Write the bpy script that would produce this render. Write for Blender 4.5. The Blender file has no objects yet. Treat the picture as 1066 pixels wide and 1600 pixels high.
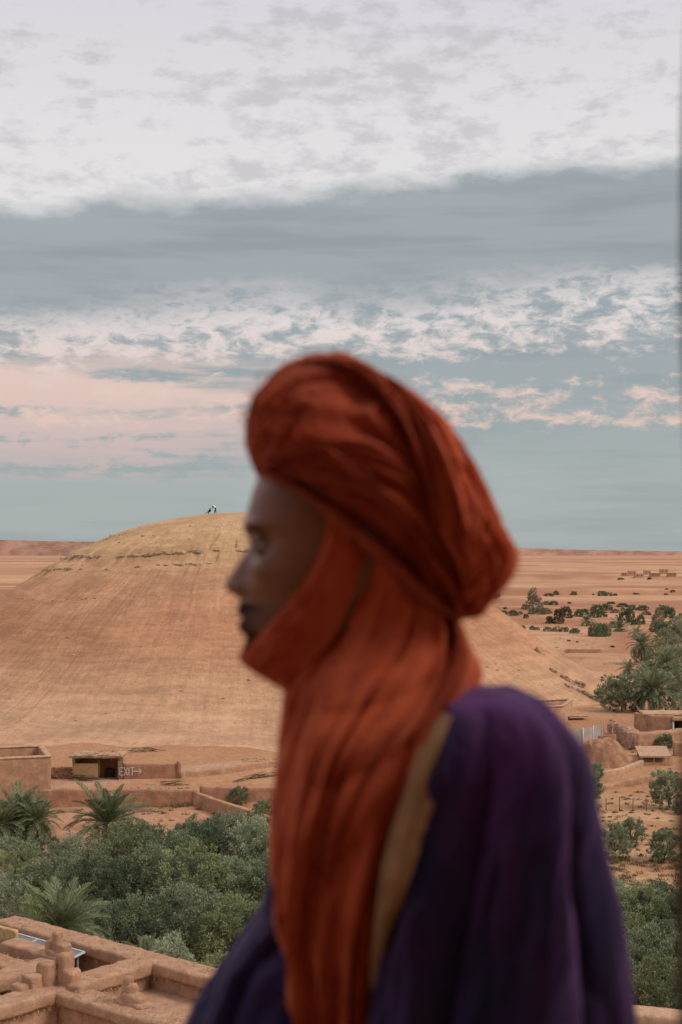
import bpy, bmesh, math, random
import numpy as np
from mathutils import Vector, Matrix, Euler

# ------------------------------------------------------------------ camera, world, sun, exposure
SC = bpy.context.scene
COL = SC.collection
R = math.radians
CAMZ = 24.0
FPX = 1600 * 50.0 / 36.0
PITCH = math.atan(68.0 / FPX)

cam_d = bpy.data.cameras.new('camera')
cam = bpy.data.objects.new('camera', cam_d); COL.objects.link(cam)
cam_d.sensor_fit = 'VERTICAL'; cam_d.sensor_height = 36.0; cam_d.sensor_width = 24.0
cam_d.lens = 50.0
cam_d.clip_start = 0.05; cam_d.clip_end = 40000.0
cam.location = (0, 0, CAMZ); cam.rotation_euler = (math.pi / 2 + PITCH, 0, 0)
cam_d.dof.use_dof = True; cam_d.dof.focus_distance = 160.0; cam_d.dof.aperture_fstop = 4.4
SC.camera = cam

SC.view_settings.view_transform = 'Standard'
SC.view_settings.look = 'None'
SC.view_settings.exposure = 0.45
SC.view_settings.gamma = 1.0
SC.view_settings.use_curve_mapping = False
SC.render.engine = 'CYCLES'
SC.cycles.use_denoising = True
SC.cycles.max_bounces = 6
SC.cycles.transparent_max_bounces = 8

SUN_AZ = R(106)      # clockwise from the view direction: from the right, a little behind
SUN_EL = R(44)
sd = bpy.data.lights.new('sun', 'SUN'); sd.energy = 1.5; sd.angle = R(22); sd.color = (1.0, 0.90, 0.80)
sun = bpy.data.objects.new('sun', sd); COL.objects.link(sun)
sdir = Vector((math.sin(SUN_AZ) * math.cos(SUN_EL), math.cos(SUN_AZ) * math.cos(SUN_EL), math.sin(SUN_EL)))
sun.rotation_euler = (-sdir).to_track_quat('-Z', 'Y').to_euler(); sun.location = (60, -40, 90)


class NT:
    """tiny helper for building node trees"""
    def __init__(s, tree): s.t = tree; s.n = tree.nodes; s.l = tree.links
    def put(s, sock, v):
        if isinstance(v, bpy.types.NodeSocket): s.l.new(v, sock)
        elif isinstance(v, (tuple, list)) and len(v) == 3 and sock.type == 'RGBA': sock.default_value = (*v, 1)
        else: sock.default_value = v
    def m(s, op, a, b=0.0, c=None, clamp=False):
        nd = s.n.new('ShaderNodeMath'); nd.operation = op; nd.use_clamp = clamp
        s.put(nd.inputs[0], a); s.put(nd.inputs[1], b)
        if c is not None: s.put(nd.inputs[2], c)
        return nd.outputs[0]
    def add(s, a, b): return s.m('ADD', a, b)
    def sub(s, a, b): return s.m('SUBTRACT', a, b)
    def mul(s, a, b): return s.m('MULTIPLY', a, b)
    def sstep(s, x, lo, hi, a=0.0, b=1.0):
        nd = s.n.new('ShaderNodeMapRange'); nd.interpolation_type = 'SMOOTHSTEP'
        s.put(nd.inputs[0], x); s.put(nd.inputs[1], lo); s.put(nd.inputs[2], hi)
        nd.inputs[3].default_value = a; nd.inputs[4].default_value = b
        return nd.outputs[0]
    def bump_w(s, x, c, w0, w1):
        """window: 1 near c, falling to 0 between w0 and w1 away from it"""
        d = s.m('ABSOLUTE', s.sub(x, c)); return s.sstep(d, w0, w1, 1.0, 0.0)
    def comb(s, x, y, z):
        nd = s.n.new('ShaderNodeCombineXYZ')
        for i, v in enumerate((x, y, z)): s.put(nd.inputs[i], v)
        return nd.outputs[0]
    def sep(s, v):
        nd = s.n.new('ShaderNodeSeparateXYZ'); s.l.new(v, nd.inputs[0]); return nd.outputs
    def noise(s, vec, scale=1.0, detail=4.0, rough=0.5, lac=2.0, dist=0.0, out=0):
        nd = s.n.new('ShaderNodeTexNoise')
        if vec is not None: s.l.new(vec, nd.inputs['Vector'])
        nd.inputs['Scale'].default_value = scale; nd.inputs['Detail'].default_value = detail
        nd.inputs['Roughness'].default_value = rough; nd.inputs['Lacunarity'].default_value = lac
        nd.inputs['Distortion'].default_value = dist
        return nd.outputs[out]
    def mix(s, f, a, b, blend='MIX'):
        nd = s.n.new('ShaderNodeMix'); nd.data_type = 'RGBA'; nd.blend_type = blend
        s.put(nd.inputs[0], f); s.put(nd.inputs[6], a); s.put(nd.inputs[7], b)
        return nd.outputs[2]
    def vmath(s, op, a, b=None, scale=None):
        nd = s.n.new('ShaderNodeVectorMath'); nd.operation = op
        s.put(nd.inputs[0], a)
        if b is not None: s.put(nd.inputs[1], b)
        if scale is not None: s.put(nd.inputs['Scale'], scale)
        return nd.outputs[0]


def build_world():
    w = bpy.data.worlds.new('World'); SC.world = w; w.use_nodes = True
    T = NT(w.node_tree); T.n.clear()
    out = T.n.new('ShaderNodeOutputWorld')
    sky = T.n.new('ShaderNodeTexSky'); sky.sky_type = 'NISHITA'; sky.sun_disc = False
    sky.sun_elevation = SUN_EL; sky.sun_rotation = SUN_AZ
    b1 = T.n.new('ShaderNodeBackground'); T.l.new(sky.outputs[0], b1.inputs[0]); b1.inputs[1].default_value = 0.10
    tc = T.n.new('ShaderNodeTexCoord'); d = T.vmath('NORMALIZE', tc.outputs['Generated'])
    x, y, z = T.sep(d)
    hyp = T.m('MAXIMUM', T.m('SQRT', T.add(T.mul(x, x), T.mul(y, y))), 0.02)
    q = T.mul(T.m('DIVIDE', z, hyp), 2222.0)          # tangent of elevation, scaled
    A = T.mul(T.m('DIVIDE', x, hyp), 2222.0)          # side component, scaled
    big = T.noise(T.comb(T.mul(x, 5.0), T.mul(y, 5.0), T.mul(z, 14.0)), 1.0, 3, 0.5)
    med = T.noise(T.comb(T.mul(x, 20.0), T.mul(y, 20.0), T.mul(z, 56.0)), 1.0, 6, 0.6)
    str_ = T.noise(T.comb(T.mul(x, 7.0), T.mul(y, 7.0), T.mul(z, 75.0)), 1.0, 5, 0.55)
    fine = T.noise(T.comb(T.mul(x, 52.0), T.mul(y, 52.0), T.mul(z, 112.0)), 1.0, 8, 0.66, dist=0.35)
    puff = T.noise(T.comb(T.mul(x, 32.0), T.mul(y, 32.0), T.mul(z, 74.0)), 1.0, 8, 0.62, dist=0.0)
    # grey-blue low sky
    low = T.mix(T.sstep(q, 0, 330), (0.385, 0.425, 0.425), (0.345, 0.385, 0.395))
    low = T.mix(T.mul(T.sstep(str_, 0.42, 0.68), 0.45), low, (0.27, 0.325, 0.345))
    low = T.mix(T.mul(T.sstep(big, 0.5, 0.75), 0.25), low, (0.46, 0.50, 0.52))
    # peach glow to the left, low down
    left = T.sstep(T.add(A, T.mul(T.sub(str_, 0.5), 700.0)), 40, -330)
    pe = T.mul(left, T.bump_w(T.add(q, T.mul(T.sub(str_, 0.5), 120.0)), 212, 48, 122))
    pe = T.mul(pe, T.sstep(T.add(T.mul(str_, 0.6), T.mul(fine, 0.4)), 0.60, 0.49))
    peach = T.mix(T.sstep(q, 130, 290), (0.56, 0.445, 0.44), (0.78, 0.565, 0.49))
    c = T.mix(pe, low, peach)
    # broken altocumulus
    z1 = T.mul(T.bump_w(T.sub(q, T.mul(A, 0.02)), 378, 48, 112), T.sstep(A, 1000, -700, 0.78, 1.12))
    z2 = T.mul(T.bump_w(q, 238, 20, 75), 0.80)
    z3 = T.mul(T.bump_w(q, 300, 40, 120), T.sstep(A, -50, -420, 0.0, 0.75))
    zone = T.m('MAXIMUM', T.m('MAXIMUM', z1, z2), z3)
    nn = T.add(T.mul(fine, 0.66), T.mul(med, 0.34))
    wf = T.sstep(T.add(nn, T.mul(zone, 0.23)), 0.628, 0.80)
    wf = T.mul(wf, T.sstep(zone, 0.05, 0.4))
    wc = T.mix(T.sstep(q, 210, 400), (0.76, 0.555, 0.475), (0.78, 0.705, 0.685))
    c = T.mix(wf, c, wc)
    # grey bank
    qb = T.add(T.sub(q, T.mul(A, 0.072)), T.mul(T.sub(T.noise(T.comb(T.mul(x, 9.0), T.mul(y, 9.0), T.mul(z, 24.0)), 1.0, 6, 0.55), 0.5), 95.0))
    bank = T.mul(T.sstep(T.add(qb, T.mul(T.sub(fine, 0.5), 120.0)), 362, 452), T.sstep(T.add(qb, T.mul(T.sub(puff, 0.5), 60.0)), 590, 553))
    bcol = T.mix(T.sstep(str_, 0.38, 0.66), (0.365, 0.392, 0.405), (0.305, 0.335, 0.352))
    bcol = T.mix(T.mul(T.sstep(qb, 500, 585), 0.35), bcol, (0.42, 0.45, 0.46))
    c = T.mix(bank, c, bcol)
    # bright veil above the bank, with small grey puffs
    up = T.sstep(T.add(qb, T.mul(T.sub(puff, 0.5), 60.0)), 553, 592)
    veil = T.mix(T.sstep(q, 580, 900), (0.80, 0.775, 0.765), (0.725, 0.70, 0.735))
    pm = T.sstep(T.add(puff, T.add(T.mul(T.sub(big, 0.5), 0.42), T.mul(T.sub(fine, 0.5), 0.16))), 0.47, 0.70)
    veil = T.mix(T.mul(pm, 0.60), veil, (0.515, 0.49, 0.515))
    c = T.mix(up, c, veil)
    # ground side of the dome
    c = T.mix(T.sstep(z, -0.002, -0.05), c, (0.30, 0.21, 0.15))
    b2 = T.n.new('ShaderNodeBackground'); T.l.new(c, b2.inputs[0]); b2.inputs[1].default_value = 0.735
    mx = T.n.new('ShaderNodeMixShader'); mx.inputs[0].default_value = 0.93
    T.l.new(b1.outputs[0], mx.inputs[1]); T.l.new(b2.outputs[0], mx.inputs[2]); T.l.new(mx.outputs[0], out.inputs[0])
build_world()

# ------------------------------------------------------------------ helpers
rng = np.random.default_rng(7)
random.seed(7)


def ray(px, py):
    ca, sa = math.cos(PITCH), math.sin(PITCH)
    a = (px - 533.0) / FPX; b = (800.0 - py) / FPX
    return Vector((a, ca - b * sa, sa + b * ca))

def P(px, py, Y):
    """world point at distance Y in front of the viewpoint along a line of sight"""
    d = ray(px, py); t = Y / d.y
    return Vector((d.x * t, Y, CAMZ + d.z * t))

def hash2(i, j, seed):
    h = (i.astype(np.int64) * 374761393 + j.astype(np.int64) * 668265263 + seed * 1442695041) & 0xffffffff
    h = ((h ^ (h >> 13)) * 1274126177) & 0xffffffff
    return ((h ^ (h >> 16)) & 0xffff) / 65535.0

def vnoise(x, y, seed=0):
    x = np.asarray(x, float); y = np.asarray(y, float)
    i = np.floor(x); j = np.floor(y); fx = x - i; fy = y - j
    fx = fx * fx * fx * (fx * (fx * 6 - 15) + 10); fy = fy * fy * fy * (fy * (fy * 6 - 15) + 10)
    a = hash2(i, j, seed); b = hash2(i + 1, j, seed); c = hash2(i, j + 1, seed); d = hash2(i + 1, j + 1, seed)
    return (a * (1 - fx) + b * fx) * (1 - fy) + (c * (1 - fx) + d * fx) * fy

def fbm(x, y, seed=0, o=4, g=0.5):
    s = 0; a = 1; t = 0; x = np.asarray(x, float); y = np.asarray(y, float)
    for k in range(o):
        s = s + a * vnoise(x, y, seed + k * 17); t += a; a *= g; x = x * 2.03 + 3.1; y = y * 2.03 - 1.7
    return s / t - 0.5

def ss(x, a, b):
    t = np.clip((np.asarray(x, float) - a) / (b - a), 0, 1); return t * t * (3 - 2 * t)

def lerp3(a, b, t):
    a = np.asarray(a, float); b = np.asarray(b, float); t = np.asarray(t)[..., None]
    return a * (1 - t) + b * t

def mk(name, v, f, mat=None, parent=None, smooth=True, cols=None):
    me = bpy.data.meshes.new(name)
    v = np.asarray(v, np.float32)
    if isinstance(f, np.ndarray) and f.ndim == 2:
        n, k = f.shape
        me.vertices.add(len(v)); me.vertices.foreach_set('co', v.ravel())
        me.loops.add(n * k); me.loops.foreach_set('vertex_index', f.astype(np.int32).ravel())
        me.polygons.add(n)
        me.polygons.foreach_set('loop_start', np.arange(0, n * k, k, dtype=np.int32))
        me.update(calc_edges=True)
    else:
        me.from_pydata([tuple(p) for p in v], [], [tuple(int(i) for i in q) for q in f])
    if cols is not None:
        at = me.color_attributes.new('col', 'FLOAT_COLOR', 'POINT')
        c4 = np.ones((len(v), 4), np.float32); c4[:, :3] = cols
        at.data.foreach_set('color', c4.ravel())
    if smooth: me.polygons.foreach_set('use_smooth', np.ones(len(me.polygons), dtype=bool))
    me.update()
    o = bpy.data.objects.new(name, me); COL.objects.link(o)
    if mat: me.materials.append(mat)
    if parent is not None: o.parent = parent
    return o

def tag(o, label, cat, group=None):
    o['label'] = label; o['category'] = cat
    if group: o['group'] = group
    return o

def empty(name, loc=(0, 0, 0), rz=0.0):
    o = bpy.data.objects.new(name, None); COL.objects.link(o); o.location = loc; o.rotation_euler = (0, 0, rz)
    o.empty_display_size = 0.2
    return o

def struct(o): o['kind'] = 'structure'; return o

def copy_tree(o, parent=None):
    c = o.copy(); COL.objects.link(c)
    if parent is not None: c.parent = parent
    for ch in list(o.children): copy_tree(ch, c)
    return c

def grid_faces(n, m, wrap=False):
    i = np.arange(n - 1)[:, None]; j = np.arange(m if wrap else m - 1)[None, :]
    a = i * m + j; b = i * m + (j + 1) % m; c = (i + 1) * m + (j + 1) % m; d = (i + 1) * m + j
    return np.stack([a + 0 * b, b, c, d], -1).reshape(-1, 4)

class MB:
    """collect simple pieces into one mesh"""
    def __init__(s): s.v = []; s.f = []
    def add(s, v, f):
        k = len(s.v); s.v += [tuple(p) for p in v]; s.f += [tuple(i + k for i in q) for q in f]
    def box(s, c, size, rz=0.0, rot=None):
        M = rot if rot is not None else Matrix.Rotation(rz, 3, 'Z')
        hx, hy, hz = size[0] / 2, size[1] / 2, size[2] / 2
        vs = [Vector(c) + M @ Vector((x * hx, y * hy, z * hz)) for x in (-1, 1) for y in (-1, 1) for z in (-1, 1)]
        s.add(vs, [(0, 1, 3, 2), (4, 6, 7, 5), (0, 4, 5, 1), (2, 3, 7, 6), (0, 2, 6, 4), (1, 5, 7, 3)])
    def tube(s, pts, rad, n=7):
        pts = [Vector(p) for p in pts]; N = len(pts)
        rad = rad if isinstance(rad, (list, tuple)) else [rad] * N
        k = len(s.v)
        for i, p in enumerate(pts):
            t = (pts[min(i + 1, N - 1)] - pts[max(i - 1, 0)]).normalized()
            a = t.orthogonal().normalized() if abs(t.z) > 0.95 else t.cross(Vector((0, 0, 1))).normalized()
            b = t.cross(a)
            for j in range(n):
                an = 2 * math.pi * j / n
                s.v.append(tuple(p + (a * math.cos(an) + b * math.sin(an)) * rad[i]))
        for i in range(N - 1):
            for j in range(n):
                s.f.append((k + i * n + j, k + i * n + (j + 1) % n, k + (i + 1) * n + (j + 1) % n, k + (i + 1) * n + j))
        s.f.append(tuple(k + j for j in range(n))[::-1]); s.f.append(tuple(k + (N - 1) * n + j for j in range(n)))
    def build(s, name, mat, parent=None, smooth=False): return mk(name, s.v, s.f, mat, parent, smooth)

def sweep(path, prof, jit=0.0, fr=2.0, seed=0, step=0.15, zfun=None):
    """closed profile (lateral, height) carried along a plan path; returns verts, faces. Path points are (x,y) or (x,y,z)"""
    path = [tuple(p) + (0.0,) * (3 - len(p)) for p in path]
    pts = [np.array(path[0], float)]
    for a, b in zip(path[:-1], path[1:]):
        a = np.array(a, float); b = np.array(b, float); L = np.linalg.norm(b - a); n = max(1, int(L / step))
        for i in range(1, n + 1): pts.append(a + (b - a) * i / n)
    pts = np.array(pts); N = len(pts); M = len(prof)
    prof = np.array(prof, float)
    V = np.zeros((N, M, 3))
    for i in range(N):
        t = pts[min(i + 1, N - 1)] - pts[max(i - 1, 0)]; t[2] = 0; t /= np.linalg.norm(t)
        nrm = np.array([t[1], -t[0], 0])
        V[i] = pts[i] + prof[:, :1] * nrm + prof[:, 1:] * np.array([0, 0, 1.0])
    if jit > 0:
        q = V.reshape(-1, 3)
        for k in range(3):
            q[:, k] += jit * 2 * fbm(q[:, 0] * fr + q[:, 2] * fr * 0.8 + 31 * k, q[:, 1] * fr - q[:, 2] * fr * 0.6 + 7 * k, seed + k, 4, 0.6)
    F = [tuple(r) for r in grid_faces(N, M, True)]
    F = [tuple(int(a) for a in r) for r in F]
    F.append(tuple(range(M))[::-1]); F.append(tuple((N - 1) * M + j for j in range(M)))
    return V.reshape(-1, 3), F

def rounded(w, z0, z1, r, n=4, ztop_round=True):
    """closed rounded-rectangle profile"""
    pts = []
    h = w / 2
    for cx, cz, a0 in ((h - r, z1 - r, 0), (-h + r, z1 - r, 90), (-h + r, z0 + r, 180), (h - r, z0 + r, 270)):
        for k in range(n + 1):
            a = R(a0 + 90 * k / n); pts.append((cx + r * math.cos(a), cz + r * math.sin(a)))
    out = []
    for i, p in enumerate(pts):      # add points on the long sides
        q = pts[(i + 1) % len(pts)]
        out.append(p)
        L = math.hypot(q[0] - p[0], q[1] - p[1])
        for k in range(1, max(1, min(12, int(L / 0.14)))):
            t = k / max(1, min(12, int(L / 0.14))); out.append((p[0] + (q[0] - p[0]) * t, p[1] + (q[1] - p[1]) * t))
    return out

# ------------------------------------------------------------------ materials
def mat(name):
    m = bpy.data.materials.new(name); m.use_nodes = True
    T = NT(m.node_tree); b = T.n['Principled BSDF']; b.inputs['Specular IOR Level'].default_value = 0.2
    return m, T, b

def bump(T, b, h, strength, dist):
    nd = T.n.new('ShaderNodeBump'); nd.inputs['Strength'].default_value = strength; nd.inputs['Distance'].default_value = dist
    T.l.new(h, nd.inputs['Height']); T.l.new(nd.outputs[0], b.inputs['Normal'])

def geo_pos(T): return T.n.new('ShaderNodeNewGeometry').outputs['Position']
def obj_pos(T): return T.n.new('ShaderNodeTexCoord').outputs['Object']

def m_earth(name, bscale, bdist):
    """soil whose tint is stored per vertex, with fine grain"""
    m, T, b = mat(name)
    at = T.n.new('ShaderNodeAttribute'); at.attribute_name = 'col'
    p = geo_pos(T)
    n1 = T.noise(p, bscale, 8, 0.72); n2 = T.noise(p, bscale * 4.5, 6, 0.7); n3 = T.noise(p, bscale * 0.17, 4, 0.55)
    c = T.mix(T.sstep(n1, 0.35, 0.7), T.mix(1.0, at.outputs[0], (0.80, 0.77, 0.75), 'MULTIPLY'), T.mix(1.0, at.outputs[0], (1.15, 1.13, 1.10), 'MULTIPLY'))
    c = T.mix(T.mul(T.sstep(n2, 0.53, 0.65), 0.6), c, T.mix(1.0, c, (0.55, 0.5, 0.47), 'MULTIPLY'))
    c = T.mix(T.mul(T.sstep(n2, 0.46, 0.34), 0.45), c, T.mix(1.0, c, (1.45, 1.45, 1.45), 'MULTIPLY'))
    c = T.mix(T.mul(T.sstep(n3, 0.45, 0.7), 0.25), c, T.mix(1.0, c, (0.80, 0.72, 0.68), 'MULTIPLY'))
    T.put(b.inputs['Base Color'], c); b.inputs['Roughness'].default_value = 0.95
    b.inputs['Specular IOR Level'].default_value = 0.1
    bump(T, b, T.add(n1, T.mul(n2, 0.35)), 0.8, bdist)
    return m

def m_hill():
    """eroded slope: the 'flow' attribute holds (bearing round the hill, distance down the slope, height)"""
    m, T, b = mat('hillside')
    at = T.n.new('ShaderNodeAttribute'); at.attribute_name = 'col'
    fl = T.n.new('ShaderNodeAttribute'); fl.attribute_name = 'flow'
    fx, fy, fz = T.sep(fl.outputs['Vector']); p = geo_pos(T)
    rill = T.noise(T.comb(T.mul(fx, 75.0), T.mul(fy, 0.10), 0.0), 1.0, 6, 0.65, dist=0.4)
    strat = T.noise(T.comb(T.mul(fx, 5.0), 3.0, T.mul(fz, 1.5)), 1.0, 6, 0.65)
    big = T.noise(p, 0.12, 4, 0.6); n1 = T.noise(p, 1.1, 8, 0.72); n2 = T.noise(p, 3.6, 6, 0.78); n4 = T.noise(p, 2.3, 3, 0.5)
    dk = T.mix(1.0, at.outputs[0], (0.80, 0.76, 0.73), 'MULTIPLY'); lt = T.mix(1.0, at.outputs[0], (1.16, 1.15, 1.12), 'MULTIPLY')
    f = T.add(T.add(T.mul(rill, 0.15), T.mul(strat, 0.30)), T.add(T.mul(n1, 0.27), T.mul(big, 0.28)))
    c = T.mix(T.sstep(f, 0.42, 0.60), dk, lt)
    c = T.mix(T.mul(T.sstep(n2, 0.53, 0.64), 0.55), c, T.mix(1.0, c, (0.64, 0.58, 0.54), 'MULTIPLY'))
    c = T.mix(T.mul(T.sstep(n2, 0.46, 0.35), 0.50), c, T.mix(1.0, c, (1.30, 1.30, 1.30), 'MULTIPLY'))
    c = T.mix(T.mul(T.sstep(n4, 0.66, 0.74), 0.35), c, T.mix(1.0, c, (0.6, 0.55, 0.5), 'MULTIPLY'))
    c = T.mix(T.mul(T.sstep(rill, 0.34, 0.27), 0.30), c, T.mix(1.0, c, (0.66, 0.58, 0.53), 'MULTIPLY'))
    T.put(b.inputs['Base Color'], c); b.inputs['Roughness'].default_value = 0.95; b.inputs['Specular IOR Level'].default_value = 0.1
    bump(T, b, T.add(T.add(T.mul(n1, 0.9), T.mul(n2, 0.7)), T.add(T.mul(rill, 0.35), T.mul(strat, 0.6))), 0.75, 0.20)
    return m

def m_mud(name, col, straw=0.5, sc=3.0):
    m, T, b = mat(name)
    p = geo_pos(T)
    n1 = T.noise(p, sc, 8, 0.72); n2 = T.noise(p, sc * 8, 5, 0.7)
    st = T.noise(T.vmath('MULTIPLY', p, (1.0, 1.0, 2.2)), sc * 13, 2, 0.5, dist=1.6)
    dk = tuple(c * 0.72 for c in col); lt = tuple(min(1, c * 1.18) for c in col)
    c = T.mix(T.sstep(n1, 0.33, 0.70), dk, lt)
    c = T.mix(T.mul(T.sstep(n2, 0.53, 0.63), 0.6), c, tuple(c_ * 0.58 for c_ in col))
    c = T.mix(T.mul(T.sstep(n2, 0.47, 0.36), 0.55), c, tuple(min(1, c_ * 1.35) for c_ in col))
    c = T.mix(T.mul(T.sstep(st, 0.58, 0.66), straw), c, (0.66, 0.49, 0.30))
    # rain streaks down the wall
    sx, sy, sz = T.sep(p)
    rs = T.noise(T.comb(T.mul(sx, 2.4), T.mul(sy, 2.4), T.mul(sz, 0.35)), 1.0, 4, 0.6)
    c = T.mix(T.mul(T.sstep(rs, 0.55, 0.72), 0.35), c, tuple(c_ * 0.62 for c_ in col))
    T.put(b.inputs['Base Color'], c); b.inputs['Roughness'].default_value = 0.95; b.inputs['Specular IOR Level'].default_value = 0.1
    bump(T, b, T.add(T.add(n1, T.mul(n2, 0.5)), T.mul(st, 0.4)), 0.9, 0.035)
    return m

def m_plain(name, col, rough=0.8, var=0.25, sc=6.0, metal=0.0, bmp=0.3, bd=0.01):
    m, T, b = mat(name)
    n1 = T.noise(obj_pos(T), sc, 5, 0.6)
    c = T.mix(T.sstep(n1, 0.3, 0.7), tuple(c * (1 - var) for c in col), tuple(min(1, c * (1 + var)) for c in col))
    T.put(b.inputs['Base Color'], c); b.inputs['Roughness'].default_value = rough; b.inputs['Metallic'].default_value = metal
    if bmp > 0: bump(T, b, n1, bmp, bd)
    return m

def m_leaf(name, trans=0.3):
    m, T, b = mat(name)
    at = T.n.new('ShaderNodeAttribute'); at.attribute_name = 'col'
    oi = T.n.new('ShaderNodeObjectInfo')
    hs = T.n.new('ShaderNodeHueSaturation'); T.l.new(at.outputs[0], hs.inputs['Color'])
    T.put(hs.inputs['Value'], T.add(0.72, T.mul(oi.outputs['Random'], 0.58)))
    T.put(b.inputs['Base Color'], hs.outputs[0]); b.inputs['Roughness'].default_value = 0.6
    b.inputs['Specular IOR Level'].default_value = 0.25
    tr = T.n.new('ShaderNodeBsdfTranslucent'); T.l.new(hs.outputs[0], tr.inputs[0])
    mx = T.n.new('ShaderNodeMixShader'); mx.inputs[0].default_value = trans
    T.l.new(b.outputs[0], mx.inputs[1]); T.l.new(tr.outputs[0], mx.inputs[2])
    T.l.new(mx.outputs[0], T.n['Material Output'].inputs[0])
    return m

M = {}
M['ground'] = m_earth('soil', 1.6, 0.09)
M['hill'] = m_hill()
M['far'] = m_earth('far_rock', 0.02, 6.0)
M['mud'] = m_mud('mud_plaster', (0.50, 0.285, 0.178), 0.5, 3.0)
M['mudfar'] = m_mud('mud_brick', (0.45, 0.255, 0.155), 0.15, 1.2)
M['mudpale'] = m_mud('pale_mud', (0.54, 0.335, 0.21), 0.2, 1.2)
M['mudred'] = m_mud('red_mud', (0.42, 0.215, 0.13), 0.1, 1.0)
M['rubble'] = m_plain('rubble', (0.36, 0.22, 0.145), 0.95, 0.35, 3.0, bmp=0.6, bd=0.05)
M['ledge'] = m_plain('ledge_stone', (0.42, 0.30, 0.19), 0.95, 0.35, 1.5, bmp=0.6, bd=0.08)
M['reed'] = m_plain('reed', (0.36, 0.26, 0.15), 0.9, 0.4, 4.0)
M['thatch'] = m_plain('thatch', (0.47, 0.29, 0.19), 0.95, 0.14, 3.0, bmp=0.6, bd=0.04)
M['wood'] = m_plain('weathered_wood', (0.20, 0.125, 0.075), 0.85, 0.35, 4.0)
M['darkwood'] = m_plain('dark_wood', (0.05, 0.028, 0.018), 0.7, 0.3, 5.0)
M['bark'] = m_plain('bark', (0.13, 0.095, 0.065), 0.95, 0.4, 7.0, bmp=0.8, bd=0.03)
M['white'] = m_plain('white_paint', (0.80, 0.77, 0.72), 0.8, 0.05, 6.0, bmp=0)
M['metal'] = m_plain('grey_sheet', (0.40, 0.34, 0.30), 0.55, 0.15, 1.2, bmp=0)
M['panel'] = m_plain('panel_glass', (0.16, 0.17, 0.18), 0.35, 0.15, 3.0, bmp=0)
M['frame'] = m_plain('panel_frame', (0.55, 0.56, 0.56), 0.4, 0.1, 3.0, bmp=0)
M['straw'] = m_plain('yellow_straw', (0.46, 0.30, 0.14), 0.9, 0.3, 9.0, bmp=0.5)
M['leaf'] = m_leaf('olive_leaf', 0.18)
M['palm'] = m_leaf('palm_leaf', 0.2)
M['black'] = m_plain('dark_cloth', (0.02, 0.02, 0.022), 0.9, 0.2, 8.0, bmp=0)
M['shirt'] = m_plain('white_cloth', (0.75, 0.74, 0.72), 0.9, 0.08, 8.0, bmp=0)

# ------------------------------------------------------------------ terrain
def path_y(x): return 141.5 + (x + 28.7) * 0.72

def H(x, y):
    x = np.asarray(x, float); y = np.asarray(y, float)
    d = np.hypot(x, y)
    z = 0.55 * fbm(x / 24, y / 24, 3) * ss(d, 40, 80) + 0.30 * fbm(x / 5, y / 5, 5) * ss(d, 40, 80) * (1 - ss(d, 500, 900))
    z = z + 15.0 * (1 - ss(d, 6, 62)) * ss(d, -1, 0)
    w = y + 2.2 * fbm(x / 9, y / 30, 11, 3)
    lf = 1 - ss(x, -12, 6)
    z = z + 1.35 * ss(w, 136.3, 137.6) * lf * (1 - ss(d, 190, 300))
    rt = ss(x, 14, 24) * (1 - ss(d, 205, 260))
    z = z + rt * (0.75 * ss(w + 0.10 * x, 151.5, 152.6) + 0.9 * ss(w - 0.12 * x, 153.5, 155.0) + 0.8 * ss(w + 0.1 * x, 172.5, 174.5))
    z = z + 2.2 * fbm(x / 170, y / 70, 21) * ss(d, 260, 700)
    for y0, hh, wd in ((390, 0.7, 8), (480, 0.8, 8), (575, 1.0, 10), (800, 2.6, 16), (1080, 3.0, 30), (1500, 3.5, 40)):
        z = z + hh * ss(d + 60 * fbm(x / 160, y / 160, 31 + int(y0)), y0, y0 + wd)
    z = z + 12.0 * ss(d, 1500, 4600)
    return z

TT = np.exp(np.linspace(math.log(45.0), math.log(6000.0), 700))
def march(px, py, f):
    """where a line of sight first meets a surface"""
    d = ray(px, py); lo = None
    ts = TT / d.y
    for k in range(2):
        g = f(d.x * ts, d.y * ts) - (CAMZ + d.z * ts)
        i = int(np.argmax(g >= 0)) if np.any(g >= 0) else len(ts) - 1
        t0, t1 = ts[max(i - 1, 0)], ts[i]
        ts = np.linspace(t0, t1, 12)
    t = ts[int(np.argmax(f(d.x * ts, d.y * ts) >= CAMZ + d.z * ts))]
    return Vector((d.x * t, d.y * t, float(f(np.array(d.x * t), np.array(d.y * t)))))
def Gh(px, py): return march(px, py, H)

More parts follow.
